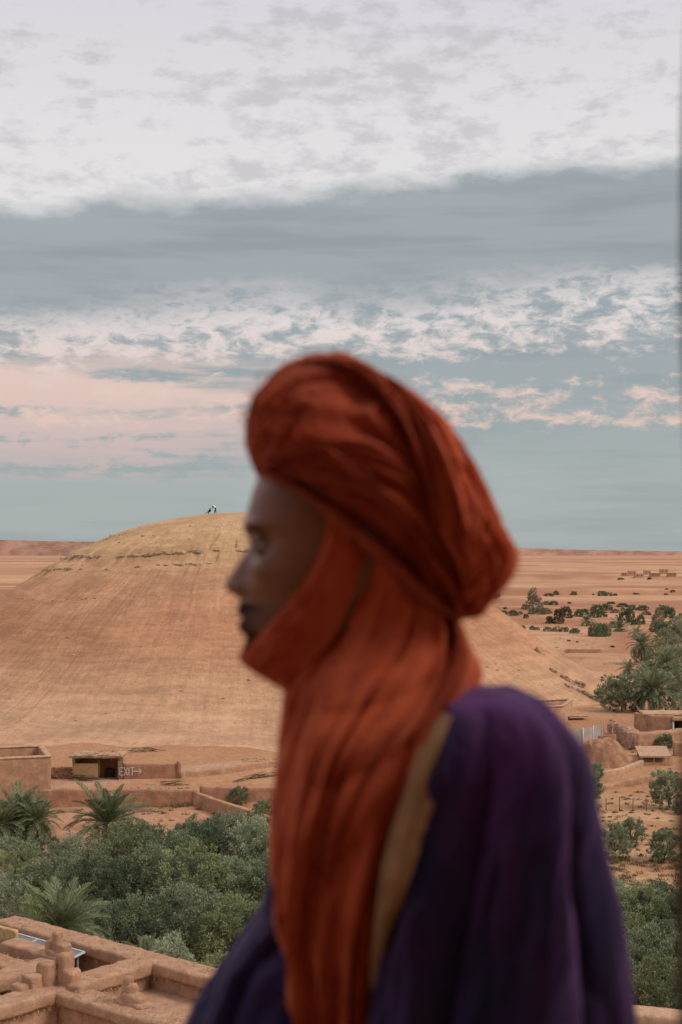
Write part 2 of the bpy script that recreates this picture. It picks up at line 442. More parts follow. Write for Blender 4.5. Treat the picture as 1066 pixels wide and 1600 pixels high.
def build_ground():
    ds = np.concatenate([np.linspace(0.5, 20, 12), np.exp(np.arange(math.log(21), math.log(16000), 0.0052))])
    an = np.concatenate([np.linspace(-180, -22, 40)[:-1], np.linspace(-22, -17, 12)[:-1], np.linspace(-17, 17, 300), np.linspace(17, 22, 12)[1:], np.linspace(22, 180, 40)[1:-1]])
    a = np.radians(an)[None, :]; d = ds[:, None]
    x = (d * np.sin(a)); y = (d * np.cos(a))
    z = H(x, y)
    dd = np.hypot(x, y)
    n1 = fbm(x / 18, y / 18, 41, 5); ld = np.log(dd + 30); az = np.arctan2(x, np.abs(y) + 1); n2 = fbm(az * 9, ld * 11, 43, 5); n3 = fbm(az * 26 + 3, ld * 30, 47, 5, 0.6)
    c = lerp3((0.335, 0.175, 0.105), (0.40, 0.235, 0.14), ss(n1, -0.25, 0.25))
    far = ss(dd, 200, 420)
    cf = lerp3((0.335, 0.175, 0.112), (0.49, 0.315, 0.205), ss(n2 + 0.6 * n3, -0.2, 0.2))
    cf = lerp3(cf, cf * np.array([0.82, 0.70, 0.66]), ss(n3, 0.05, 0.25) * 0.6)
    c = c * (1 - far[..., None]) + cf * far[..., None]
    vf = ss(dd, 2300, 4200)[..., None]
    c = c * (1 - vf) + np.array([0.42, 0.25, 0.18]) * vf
    # dry grass field to the right
    rf = ss(x, 8, 14) * ss(dd, 84, 96) * (1 - ss(dd + 6 * n1, 138, 150))
    cg = lerp3((0.35, 0.20, 0.118), (0.44, 0.285, 0.172), ss(fbm(x / 14, y / 3.5, 53, 5, 0.65), -0.18, 0.2))
    c = c * (1 - rf[..., None]) + cg * rf[..., None]
    # red field on the left
    lf = (1 - ss(x, -4, 4)) * ss(dd, 70, 95) * (1 - ss(y, 133, 138))
    cl = lerp3((0.32, 0.17, 0.108), (0.42, 0.245, 0.165), ss(fbm(x / 6, y / 3, 57, 5), -0.2, 0.2))
    c = c * (1 - lf[..., None]) + cl * lf[..., None]
    # dusty apron along the track
    pd = np.abs(y - path_y(x)); pm = (1 - ss(pd + 3 * n1, 2.0, 5.5)) * (1 - ss(x, -6, 2)) * (y > 100)
    c = c * (1 - 0.8 * pm[..., None]) + np.array([0.45, 0.285, 0.195]) * 0.8 * pm[..., None]
    # reddish banks on the steps
    for y0 in (800, 575, 480):
        b = np.exp(-((dd + 60 * fbm(x / 160, y / 160, 31 + y0) - y0 - 6) / 9.0) ** 2)
        c = c * (1 - 0.6 * b[..., None]) + np.array([0.32, 0.15, 0.085]) * 0.6 * b[..., None]
    c = np.clip(c * np.array([1.20, 1.14, 1.05]), 0, .62)
    V = np.stack([x, y, z], -1)
    n, m = x.shape
    return struct(mk('ground', V.reshape(-1, 3), grid_faces(n, m, True), M['ground'], cols=c.reshape(-1, 3)))
build_ground()

def build_path():
    xs = np.linspace(-42, -4, 160); vs = []; cs = []
    for i, x0 in enumerate(xs):
        wl = 1.5 + 0.7 * float(fbm(x0 / 2.5, 1, 61)); wr = 1.7 + 0.7 * float(fbm(x0 / 2.5, 9, 62))
        for k in range(9):
            t = -wl + (wl + wr) * k / 8
            X = x0 - 0.58 * t; Y = float(path_y(x0)) + 0.81 * t
            edge = abs(k - 4) / 4
            zz = float(H(X, Y)) + (0.05 if edge < 0.95 else -0.03)
            vs.append((X, Y, zz)); g = 1 + 0.10 * float(fbm(X / 1.5, Y / 1.5, 66))
            cs.append((0.49 * g, 0.315 * g, 0.225 * g))
    struct(mk('dirt_path', vs, grid_faces(160, 9), M['ground'], cols=np.array(cs)))
build_path()

HX, HY = -17.2, 250.0
PROF_R = [0, 6, 13.5, 19, 24, 31.5, 37, 43, 50, 57, 63, 70, 78, 92]
PROF_Z = [31.6, 31.3, 30.2, 28.7, 26.8, 22.9, 19.4, 15.6, 10.4, 5.6, 2.6, 1.3, 0.7, -1.2]
def hill_z(x, y):
    dx = x - HX; dy = y - HY
    th = np.arctan2(dx, -dy)                               # 0 = towards the viewpoint
    st = 1.0 + 0.13 * np.clip(np.cos(th), 0, 1)
    r = np.hypot(dx, dy) / st
    r = r * (1 + 0.05 * fbm(th * 1.6 + 9, r * 0 + 2, 71, 3))
    z = np.interp(r, PROF_R, PROF_Z)
    for k in (0.7,):                                       # smooth the joints of the profile
        z = (z + np.interp(r - 1.6, PROF_R, PROF_Z) + np.interp(r + 1.6, PROF_R, PROF_Z)) / 3
    amp = ss(r, 12, 50) * (1 - 0.7 * ss(r, 66, 84))
    g = np.abs(fbm(th * 16, r * 0.035, 73, 4)) * 2
    z = z - amp * 0.13 * (1 - ss(g, 0, 0.16)) * ss(fbm(th * 5, r * .03, 78, 3), -.1, .2)
    z = z + amp * 0.12 * fbm(th * 45, r * 0.07, 75, 4, 0.6) + 0.35 * fbm(x / 5, y / 5, 77, 5, 0.6) * ss(r, 4, 20)
    wav = 0.9 * fbm(th * 3.5, 4 + 0 * th, 79, 4) + 0.05 * dx
    for z0, hgt, thr in ((27.8, 0.35, 0.05), (24.6, 0.7, -0.12), (22.6, 0.5, -0.02), (18.3, 0.3, 0.05)):
        mk_ = ss(fbm(th * 11, z0 + 0 * th, 81, 4, 0.6), thr, thr + 0.10)
        t = (z - (z0 + wav * 0.7)) / 1.3
        z = z + hgt * mk_ * np.exp(-t * t) * np.sign(t) * (1 - np.exp(-(t * 3.0) ** 2)) * 0.9
    return z, r, th

def build_hill():
    th = np.concatenate([np.linspace(-1.9, 1.9, 1150), np.linspace(1.9, 2 * math.pi - 1.9, 90)[1:-1]])[None, :]
    rr = np.concatenate([np.linspace(0.05, 14, 40), np.linspace(14, 104, 300)[1:]])[:, None]
    x = HX + rr * np.sin(th); y = HY - rr * np.cos(th)
    z, r, t = hill_z(x, y)
    w = z + 1.3 * fbm(t * 3.0, z * 0 + 1, 83, 3) + 0.8 * fbm(x / 7, y / 7, 85, 4)
    zs = [0, 3, 7, 10, 13, 17, 20, 22.5, 24, 28, 32]
    cc = np.array([[.44, .275, .185], [.43, .27, .175], [.42, .255, .16], [.40, .225, .14], [.39, .21, .128], [.405, .225, .138], [.41, .235, .145], [.43, .265, .16], [.44, .285, .17], [.43, .285, .17], [.45, .29, .18]])
    c = np.stack([np.interp(w, zs, cc[:, k]) for k in range(3)], -1)
    stk = fbm(t * 60, r * 0.05, 87, 4, 0.6) * ss(r, 14, 45)
    c = c * (1 + 0.10 * stk[..., None])
    band = fbm(w * 1.1, t * 2.0, 89, 4, 0.6)
    c = c * (1 + 0.22 * band[..., None])
    c = np.clip(c * np.array([1.24, 1.21, 1.13]), 0, .62)
    V = np.stack([x, y, z], -1)
    n, m = x.shape
    o = struct(mk('hill', V.reshape(-1, 3), grid_faces(n, m, True), M['hill'], cols=c.reshape(-1, 3)))
    fa = o.data.attributes.new('flow', 'FLOAT_VECTOR', 'POINT'); fv = np.stack([t + 0 * r, r, w], -1).reshape(-1, 3).astype(np.float32); fa.data.foreach_set('vector', fv.ravel())
    return o
hill = build_hill()

def rock_mesh(name, seed, material):
    bm = bmesh.new(); bmesh.ops.create_icosphere(bm, subdivisions=2, radius=1.0)
    for v in bm.verts:
        n = float(fbm(v.co.x * 1.3 + v.co.z, v.co.y * 1.3 - v.co.z, seed, 3)); v.co *= 1 + 0.9 * n
        v.co.x = max(-0.8, min(0.8, v.co.x)); v.co.z = max(-0.62, min(0.62, v.co.z)); v.co.y = max(-0.8, min(0.8, v.co.y))
    me = bpy.data.meshes.new(name); bm.to_mesh(me); bm.free(); me.materials.append(material); return me
def merged_rocks(name, items, material, parent=None):
    """items: (location, scale xyz, rotation z) -> one mesh of many loose stones"""
    base = [rock_mesh('stone_base', 200 + k, material) for k in range(4)]
    vs = []; fs = []; k = 0
    data = [(np.array([v.co[:] for v in m.vertices]), [tuple(p.vertices) for p in m.polygons]) for m in base]
    for i, (loc, sc, rz) in enumerate(items):
        v, f = data[i % 4]; ca, sa = math.cos(rz), math.sin(rz)
        w = v * np.array(sc); w = np.stack([w[:, 0] * ca - w[:, 1] * sa, w[:, 0] * sa + w[:, 1] * ca, w[:, 2]], -1) + np.array(loc)
        vs.append(w); fs += [tuple(a + k for a in q) for q in f]; k += len(v)
    o = mk(name, np.concatenate(vs), fs, material, parent, smooth=False); o['kind'] = 'stuff'; return o

def build_ledge():
    items = []
    for z0, n, smin, smax in ((24.6, 300, 0.18, 0.6), (22.7, 200, 0.12, 0.42), (18.4, 50, 0.08, 0.22), (27.9, 40, 0.12, 0.3)):
        th = rng.uniform(-1.35, 1.25, n); th = th[fbm(th * 11, z0 + 0 * th, 81, 4, 0.6) > -0.06]
        lo = np.full(len(th), 2.0); hi = np.full(len(th), 90.0); wob = rng.uniform(-.12, .12, len(th))
        for k in range(20):
            r = (lo + hi) / 2; x = HX + r * np.sin(th); y = HY - r * np.cos(th)
            zz = hill_z(x, y)[0]; wv = 0.63 * fbm(th * 3.5, 4 + 0 * th, 79, 4) + 0.035 * r * np.sin(th)
            up = zz > z0 + wv + wob; lo = np.where(up, r, lo); hi = np.where(up, hi, r)
        for i in range(len(th)):
            s = random.uniform(smin, smax)
            items.append(((x[i], y[i], zz[i]), (s * 1.6, s, s * 0.6), th[i] + random.uniform(-.3, .3)))
    # loose stones over the slope
    for i in range(750):
        th = random.uniform(-1.3, 1.3); r = random.uniform(20, 75)
        x = HX + r * math.sin(th); y = HY - r * math.cos(th)
        s = random.uniform(0.06, 0.14) if i % 8 else random.uniform(.14, .32)
        items.append(((x, y, float(hill_z(np.array(x), np.array(y))[0])), (s, s, s * .7), random.uniform(0, 6)))
    merged_rocks('rock_ledge', items, M['ledge'], hill)
build_ledge()

def build_plateau():
    an = np.radians(np.linspace(-40, 40, 520))[None, :]
    prof = np.array([0, .05, .12, .25, .4, .55, .7, .82, .92, .97, 1.0, 1.0, 1.0])
    dist = np.array([-500, -300, -120, 0, 120, 240, 340, 420, 470, 500, 530, 900, 3500.])
    deg = np.degrees(an)
    # skyline height and distance as functions of bearing
    top = np.interp(deg, [-40, -22, -13.5, -9, -4, 2, 7, 10, 13.5, 18, 40], [95, 84, 78, 70, 62, 58, 58, 50, 44, 40, 60])
    base = np.interp(deg, [-40, -14, -6, 4, 8, 14, 40], [4200, 4400, 4700, 5600, 6300, 6600, 6600])
    base = base + 500 * fbm(deg * 0.16 + 5, deg * 0 + 1, 91, 4)
    top = top + 4.0 * fbm(deg * 0.5, deg * 0 + 3, 93, 4)
    d = base + dist[:, None] + 130 * fbm(deg * 1.1 + 0 * dist[:, None], 0 * deg + 0.2 * np.arange(13)[:, None], 95, 5, 0.6) * ss(dist[:, None], -200, 150) * (1 - ss(dist[:, None], 520, 900))
    z0 = 14.0
    z = z0 - 8 * (prof[:, None] < 0.01) + (top - z0) * prof[:, None] + 2.5 * fbm(deg * 3 + 0 * prof[:, None], prof[:, None] * 4 + 0 * deg, 97, 4) * (prof[:, None] > 0.02) * (prof[:, None] < 0.95)
    x = d * np.sin(an); y = d * np.cos(an)
    n3 = fbm(deg * 4 + 0 * d, prof[:, None] * 3 + 0 * deg, 99, 5, 0.65)
    c = lerp3((0.30, 0.145, 0.10), (0.42, 0.24, 0.165), ss(n3, -0.2, 0.22))
    rgt = ss(deg + 0 * d, -2, 6)[..., None]
    c = c * (1 - rgt) + np.clip(c * np.array([1.12, 1.15, 1.15]), 0, 1) * rgt
    V = np.stack([x, y, z], -1)
    struct(mk('plateau', V.reshape(-1, 3), grid_faces(13, an.shape[1]), M['far'], cols=c.reshape(-1, 3)))
build_plateau()

# ------------------------------------------------------------------ vegetation
def leaf_quads(c, d, L, W, rs):
    """quads centred at c, long axis d (unit), length L, width W (arrays)"""
    n = len(c)
    r = rs.normal(size=(n, 3)); s = np.cross(d, r); s /= np.linalg.norm(s, axis=1)[:, None] + 1e-9
    a = c - d * L[:, None] * 0.5; b = c + d * L[:, None] * 0.5
    m = c + d * L[:, None] * 0.05
    v = np.stack([a, m + s * W[:, None] * .5, b, m - s * W[:, None] * .5], 1).reshape(-1, 3)
    f = np.arange(4 * n).reshape(n, 4)
    return v, f

def crown_mesh(name, seed, w, h, z0, nclump, nleaf, L, W, cols, spike=0.9, open_=0.0, upright=0.5):
    """foliage: sprays of leaves standing on an uneven crown; w,h = width, height; z0 = height of its underside"""
    rs = np.random.default_rng(seed)
    C = []; D = []; K = []; cd, cl = np.array(cols[0]), np.array(cols[1])
    lob = rs.normal(size=(9, 3)); lob /= np.linalg.norm(lob, axis=1)[:, None]; lr = rs.uniform(-0.22, 0.42, 9)
    for i in range(nclump):
        u = rs.normal(size=3); u /= np.linalg.norm(u)
        if u[2] < -0.75: u[2] *= -0.6
        u /= np.linalg.norm(u)
        k = 1 + float(np.sum(lr * np.clip(lob @ u - 0.55, 0, 1) * 2.0))
        rad = k * (rs.uniform(0.45, 0.80) if rs.random() < 0.45 else rs.uniform(0.78, 0.98)) * (1 - open_ * rs.random())
        p = u * rad * np.array([w / 2, w / 2, h / 2]) + np.array([0, 0, z0 + h / 2])
        ax = u * np.array([1, 1, 0.7]) + np.array([0, 0, upright]); ax /= np.linalg.norm(ax)
        ln = spike * rs.uniform(0.5, 1.25); wd = ln * rs.uniform(0.26, 0.42)
        n = int(nleaf * rs.uniform(0.6, 1.3))
        t = rs.uniform(-0.35, 1, n)
        taper = np.sqrt(np.clip(1 - np.abs(t - 0.15) / 0.95, 0.02, 1))
        off = rs.normal(size=(n, 3)); off -= (off @ ax)[:, None] * ax; off *= wd * taper[:, None] * 0.75
        c = p + ax * (t * ln * 0.6)[:, None] + off
        d = ax * 0.9 + off / (wd + 1e-6) * 0.6 + rs.normal(size=(n, 3)) * 0.45; d /= np.linalg.norm(d, axis=1)[:, None]
        tone = rs.uniform(0, 1); per = rs.uniform(0, 1, n)
        mixf = np.clip(0.55 * tone + 0.45 * per, 0, 1)[:, None]
        C.append(c); D.append(d); K.append(cd * (1 - mixf) + cl * mixf)
    C = np.concatenate(C); D = np.concatenate(D); K = np.concatenate(K); n = len(C)
    v, f = leaf_quads(C, D, L * rs.uniform(0.7, 1.3, n), W * rs.uniform(0.7, 1.3, n), rs)
    o = mk(name, v, f, M['leaf'], smooth=False, cols=np.repeat(K, 4, 0))
    return o

def trunk_mb(seed, h, r, spread, z_top):
    rs = random.Random(seed); mb = MB()
    lean = Vector((rs.uniform(-.25, .25), rs.uniform(-.25, .25), 0))
    fork = Vector((0, 0, h * .35)) + lean * h * .3
    mb.tube([(0, 0, -0.4), (0, 0, 0.1), fork * .6 + Vector((rs.uniform(-.05, .05), 0, 0)), fork], [r * 1.5, r * 1.15, r * .95, r * .85], 8)
    for k in range(6):
        a = k * 1.05 + rs.uniform(-.3, .3); s = spread * rs.uniform(.45, .9)
        e = Vector((math.cos(a) * s, math.sin(a) * s, z_top * rs.uniform(.65, .95)))
        m = fork.lerp(e, .5) + Vector((rs.uniform(-.2, .2), rs.uniform(-.2, .2), rs.uniform(0, .3)))
        mb.tube([fork * .95, m, e], [r * .6, r * .35, r * .12], 6)
    return mb

OL = ((0.105, 0.140, 0.066), (0.375, 0.405, 0.255))
OLD = ((0.072, 0.108, 0.050), (0.27, 0.315, 0.18))
OLS = ((0.135, 0.165, 0.09), (0.44, 0.465, 0.315))
OLY = ((0.115, 0.145, 0.058), (0.39, 0.415, 0.215))
PALE = ((0.20, 0.175, 0.11), (0.37, 0.31, 0.21))
DARKB = ((0.06, 0.066, 0.036), (0.15, 0.145, 0.08))

def make_tree(seed, w, h, z0, ncl, nlf, L, W, cols, name='olive_tree', spike=0.9, trunk_r=0.16, **kw):
    e = empty(name)
    c = crown_mesh('crown', seed, w, h, z0, ncl, nlf, L, W, cols, spike, **kw); c.parent = e
    t = trunk_mb(seed, z0 + h * .6, trunk_r, w * .42, z0 + h * .75).build('trunk', M['bark'], e, True)
    return e

def place(proto, used, x, y, z, s, rz, label, cat, group=None):
    o = proto if not used.get(proto.name) else copy_tree(proto)
    used[proto.name] = True
    o.location = (x, y, z); o.scale = (s, s, s * random.uniform(.94, 1.06)); o.rotation_euler = (0, 0, rz)
    return tag(o, label, cat, group)
used = {}

olives = [make_tree(301 + k, 5.4, 5.2, -0.6, 230, 120, 0.17, 0.062, (OL, OLD, OLS, OLY)[k]) for k in range(4)]
i = 0
KIND = ('grey-green', 'dark green', 'pale silvery', 'yellowish green')
# the grove on the left: rows by distance (bearing is spread so that crowns overlap)
for (px, py, s) in [(18, 1392, .82), (60, 1385, .7), (118, 1402, .86), (190, 1398, .95), (262, 1390, .93), (330, 1382, 1.0), (398, 1385, .92),
                    (30, 1442, .9), (100, 1450, .95), (170, 1455, .92), (238, 1440, 1.0), (300, 1450, 1.05), (372, 1440, .95), (440, 1440, .95),
                    (12, 1500, .85), (70, 1512, .85), (140, 1520, .9), (215, 1525, .9), (285, 1515, 1.0), (352, 1528, .9), (425, 1520, .9),
                    (300, 1365, .8), (355, 1358, .85), (415, 1352, .85), (445, 1390, .9), (225, 1372, .8), (250, 1600, .8), (335, 1615, .8), (150, 1600, .8), (420, 1610, .8)]:
    g = Gh(px, py)
    row = 'back row of the grove, along the red field' if py < 1415 else 'middle of the grove, between red field and mud rooftop' if py < 1480 else 'front row of the grove, just behind the mud rooftop'
    place(olives[i % 4], used, g.x, g.y, g.z - .1, s, random.uniform(0, 6.28), KIND[i % 4] + ' olive tree in the ' + row, 'tree', KIND[i % 4] + ' olives, ' + row.split(',')[0])
    i += 1
for (px, py, s) in [(955, 1475, .8), (1000, 1500, .85), (1050, 1495, .9), (1085, 1510, .9), (935, 1545, .9), (985, 1570, .9), (1035, 1590, .95), (1082, 1585, .9), (960, 1640, .9), (1020, 1665, .95), (1075, 1670, .9)]:
    g = Gh(px, py)
    place(olives[i % 4], used, g.x, g.y, g.z - .1, s, random.uniform(0, 6.28), KIND[i % 4] + (' olive tree bordering the dry field, rear of the dense clump' if py < 1520 else ' olive tree behind the pink mud parapet, front of the dense clump'), 'tree', KIND[i % 4] + ' olives of the clump, ' + ('rear' if py < 1520 else 'front'))
    i += 1

orch = [make_tree(321 + k, 3.0, 3.5, -0.35, 130, 90, 0.17, 0.065, OL, spike=0.6, trunk_r=0.09) for k in range(2)]
used2 = {}
for (px, py, s, lb) in [(962, 1341, .82, 'round olive tree on dry grass, front one of the touching pair'), (985, 1322, .74, 'olive tree on dry grass, rear one of the touching pair'),
                        (1037, 1346, .80, 'lone small olive tree on the dry grass field'), (1046, 1263, 1.12, 'olive tree with bare trunk beside the wire fence'),
                        (918, 1252, 1.0, 'tall bushy olive tree below the mud mound, beside the robed man'), (932, 1216, .5, 'small dark green shrub at the foot of the mud mound'),
                        (1040, 1172, .62, 'small green tree behind the thatched shelter'), (372, 1262, .62, 'small green bush behind the curved mud wall'),
                        (408, 1278, .5, 'low dark bush at the end of the curved mud wall'), (426, 1275, .55, 'bush at the curved mud wall beside the robed man'),
                        (1063, 1272, .45, 'low dark bush near the bare-trunked olive tree')]:
    g = Gh(px, py)
    place(orch[i % 2], used2, g.x, g.y, g.z - .05, s, random.uniform(0, 6.28), lb, 'tree' if 'tree' in lb else 'bush'); i += 1

# bushes and small trees scattered over the far plain
def make_bush(seed, cols, ncl=170, nlf=24):
    c = crown_mesh('desert_bush', seed, 2.0, 1.9, -0.72, ncl, nlf, 0.15, 0.07, cols, 0.28, upright=.35); return c
bushes = {'d': [make_bush(341, OLD), make_bush(342, OLD)], 'k': [make_bush(343, DARKB), make_bush(344, DARKB)], 'p': [make_bush(345, PALE), make_bush(346, PALE)]}
LBN = {'d': 'green bush', 'k': 'dark brown-green bush', 'p': 'pale feathery bush'}
used3 = {}
BL = [(130, 336, 50, 40, 'p'), (152, 328, 26, 26, 'd'), (322, 330, 52, 46, 'p'), (335, 385, 70, 70, 'p'), (350, 412, 100, 46, 'p'), (395, 410, 60, 34, 'd'), (408, 322, 46, 15, 'k'), (443, 316, 30, 24, 'd'), (530, 316, 32, 20, 'd'), (670, 321, 50, 28, 'd'),
      (700, 321, 50, 20, 'd'), (735, 320, 22, 12, 'k'), (395, 366, 40, 22, 'd'), (430, 366, 48, 24, 'd'), (508, 360, 20, 10, 'k'), (190, 385, 20, 10, 'k'), (180, 413, 50, 22, 'd'), (232, 418, 48, 32, 'd'), (262, 412, 30, 16, 'd'), (285, 382, 28, 22, 'p'),
      (290, 432, 26, 22, 'k'), (455, 425, 46, 44, 'k'), (492, 430, 66, 58, 'k'), (408, 455, 40, 38, 'k'), (448, 455, 60, 34, 'k'), (552, 424, 50, 42, 'd'), (582, 416, 46, 32, 'k'), (632, 428, 60, 46, 'd'), (668, 426, 50, 38, 'd'), (640, 392, 60, 32, 'd'),
      (690, 390, 60, 34, 'd'), (715, 360, 40, 12, 'k'), (770, 376, 60, 20, 'k'), (735, 405, 40, 20, 'p'), (815, 390, 50, 28, 'd'), (865, 392, 60, 28, 'd'), (890, 416, 50, 20, 'p'), (785, 452, 84, 80, 'd'), (862, 460, 46, 52, 'd'), (828, 462, 36, 28, 'd'),
      (975, 412, 80, 50, 'd'), (1000, 432, 60, 60, 'd'), (945, 450, 70, 50, 'p'), (400, 496, 50, 22, 'p'), (440, 497, 50, 24, 'p'), (478, 498, 50, 26, 'd'), (533, 506, 50, 28, 'd'), (320, 488, 26, 22, 'd'), (345, 490, 30, 16, 'd'), (270, 487, 36, 22, 'd'),
      (625, 520, 60, 60, 'p'), (665, 522, 80, 74, 'd'), (690, 520, 56, 56, 'p'), (722, 478, 40, 36, 'd'), (448, 608, 54, 30, 'p'), (720, 576, 24, 10, 'k'), (760, 240, 30, 10, 'k'), (905, 238, 24, 10, 'k'), (625, 318, 12, 10, 'k'), (990, 290, 18, 8, 'k'),
      (1020, 300, 24, 10, 'k'), (840, 312, 34, 8, 'd'), (985, 316, 20, 8, 'k'), (1060, 430, 26, 26, 'd'), (940, 500, 70, 60, 'd'), (985, 520, 90, 70, 'd'), (1030, 535, 70, 70, 'd'), (505, 545, 18, 8, 'k'), (545, 552, 14, 8, 'k'), (560, 688, 20, 8, 'k')]
j = 0
for (zx, zy, zw, zh, k) in BL:
    g = Gh(730 + zx / 3.173, 830 + zy / 3.173)
    mpx = g.y / FPX / 3.173
    proto = bushes[k][j % 2]; j += 1
    o = proto if not used3.get(proto.name) else copy_tree(proto)
    used3[proto.name] = True
    o.location = g; o.rotation_euler = (0, 0, random.uniform(0, 6.28))
    o.scale = (zw * mpx / 2.0, zw * mpx / 2.0, zh * mpx / 1.25)
    sz = 'large' if zw * zh > 2200 else 'small'; zn = 'at the edge of the empty plain near the hamlet' if zy < 335 else 'in the middle belt of scrub on the plain' if zy < 440 else 'on the plain towards the palm oasis'
    tag(o, sz + ' ' + LBN[k] + ' ' + zn, 'bush', sz + ' ' + {'d': 'green', 'k': 'dark', 'p': 'pale'}[k] + ' bushes ' + zn)

# oasis trees along the right
oas = [make_tree(351 + k, 6.0, 5.6, -0.9, 150, 70, 0.22, 0.09, OLS if k else OL, name='oasis_tree', spike=0.9) for k in range(2)]
used4 = {}
for (px, py, s) in [(972, 1112, 1.0), (990, 1095, .9), (955, 1098, .8), (1030, 1090, .95), (1055, 1070, 1.0), (1048, 1045, 1.05), (1025, 1030, 1.0), (1060, 1025, 1.0), (1000, 1035, .6), (1040, 1010, 1.0), (1060, 1005, .9), (1010, 1060, .7), (1068, 1095, .9), (1060, 1115, .6), (1050, 990, .9), (1062, 982, .9), (1035, 985, .7), (1064, 1050, 1.1), (1020, 1048, .8)]:
    g = Gh(px, py)
    place(oas[i % 2], used4, g.x, g.y, g.z - .2, s, random.uniform(0, 6), ('dark grey-green', 'silvery')[i % 2] + (' bushy tree at the foot of the palm oasis, by the adobe huts' if py > 1062 else ' bushy tree at the far end of the palm oasis, towards the plain'), 'tree', ('dark', 'silvery')[i % 2] + ' oasis trees, ' + ('near' if py > 1062 else 'far')); i += 1

# ---- palms
PG = ((0.10, 0.125, 0.058), (0.24, 0.265, 0.14))
def frond_mesh(name, seed, droop, cols, n=46, width=0.23, dead=False):
    """unit-length feather leaf growing along +x, bending down"""
    rs = np.random.default_rng(seed)
    ts = np.linspace(0, 1, 15); pts = []; ang = 0.0; p = np.zeros(3)
    for k, t in enumerate(ts):
        pts.append(p.copy()); a = -droop * (t ** 1.5)
        p = p + np.array([math.cos(a), 0, math.sin(a)]) / 14
    pts = np.array(pts)
    mb = MB(); mb.tube([tuple(q) for q in pts], [0.014 * (1 - .8 * t) + .002 for t in ts], 5)
    V = [np.array(mb.v)]; F = list(mb.f); k0 = len(mb.v); cc = [np.tile(np.array(cols[1]) * 1.1, (k0, 1))]
    for k in range(n):
        t = 0.13 + 0.87 * (k + .5) / n
        q = np.array([np.interp(t, ts, pts[:, a]) for a in range(3)]); q2 = np.array([np.interp(min(1, t + .03), ts, pts[:, a]) for a in range(3)])
        tg = q2 - q + 1e-6; tg /= np.linalg.norm(tg); up = np.array([-tg[2], 0, tg[0]])
        ll = width * (math.sin(math.pi * min(1, .12 + .88 * t) ** .8) * .85 + .25) * rs.uniform(.85, 1.1)
        for s in (-1, 1):
            d = tg * .75 + np.array([0, s * .75, 0]) + up * rs.uniform(.15, .45) + rs.normal(size=3) * .06; d /= np.linalg.norm(d)
            wv = np.cross(d, up); wv /= np.linalg.norm(wv); wv *= .0085
            tip = q + d * ll + np.array([0, 0, -0.12 * ll]); mid = q + d * ll * .45
            V.append(np.array([q - wv * .4, mid - wv, tip, mid + wv])); F.append((k0, k0 + 1, k0 + 2, k0 + 3)); k0 += 4
            m = rs.random(); c = np.array(cols[0]) * (1 - m) + np.array(cols[1]) * m; cc.append(np.tile(c, (4, 1)))
    o = mk(name, np.concatenate(V), F, M['palm'], smooth=False, cols=np.concatenate(cc)); me = o.data
    bpy.data.objects.remove(o); return me
FR = [frond_mesh('frond', 401 + k, dr, PG) for k, dr in enumerate((0.45, 0.8, 1.15, 1.5))]
FRD = [frond_mesh('dry_frond', 411 + k, dr, ((0.16, 0.11, 0.06), (0.27, 0.19, 0.11)), n=34, width=.18) for k, dr in enumerate((0.9, 1.4))]

def palm(px, py_c, Y, L, n, label, trunk=True, emin=-25, emax=80, dead=5, lean=0.0, seed=0, skirt=False):
    """palm with its crown centre on the given line of sight, at distance Y, frond length L"""
    rs = random.Random(500 + seed)
    c = P(px, py_c, Y); gz = float(H(c.x, c.y))
    e = empty('palm_tree', (c.x, c.y, gz)); hgt = c.z - gz
    if hgt > 0.3:
        mb = MB(); N = max(4, int(hgt / .22)); r = max(.16, min(.3, L * .06))
        pts = [(lean * ((k / N) ** 2 - 1) * hgt * .15, 0, hgt * k / N) for k in range(N + 1)]; pts[0] = (pts[0][0], 0, -.4)
        mb.tube(pts, [r * (1.1 if k % 2 else .86) for k in range(N + 1)], 9); mb.build('trunk', M['bark'], e, False)
    mb = MB(); mb.tube([(0, 0, hgt - .3), (0, 0, hgt), (0, 0, hgt + .35)], [.2, .26, .06], 8); mb.build('bud', M['bark'], e, True)
    for k in range(n):
        t = (k + .5) / n; el = emax - (emax - emin) * t ** 0.8 + rs.uniform(-7, 7)
        az = k * 2.399963 + rs.uniform(-.2, .2)
        me = FR[0 if el > 55 else 1 if el > 25 else 2 if el > 0 else 3]
        f = bpy.data.objects.new('frond', me); COL.objects.link(f); f.parent = e
        f.location = (0, 0, hgt + .05); s = L * rs.uniform(.82, 1.08) * (1.0 if el < 60 else .85); f.scale = (s, s, s)
        f.rotation_euler = Euler((rs.uniform(-.25, .25), -R(el), az), 'XYZ')
    for k in range(dead):
        f = bpy.data.objects.new('dry_frond', FRD[k % 2]); COL.objects.link(f); f.parent = e
        f.location = (0, 0, hgt - .15); s = L * rs.uniform(.6, .85); f.scale = (s, s, s)
        f.rotation_euler = Euler((rs.uniform(-.3, .3), R(rs.uniform(20, 55)), rs.uniform(0, 6.28)), 'XYZ')
    return tag(e, label, 'palm tree')

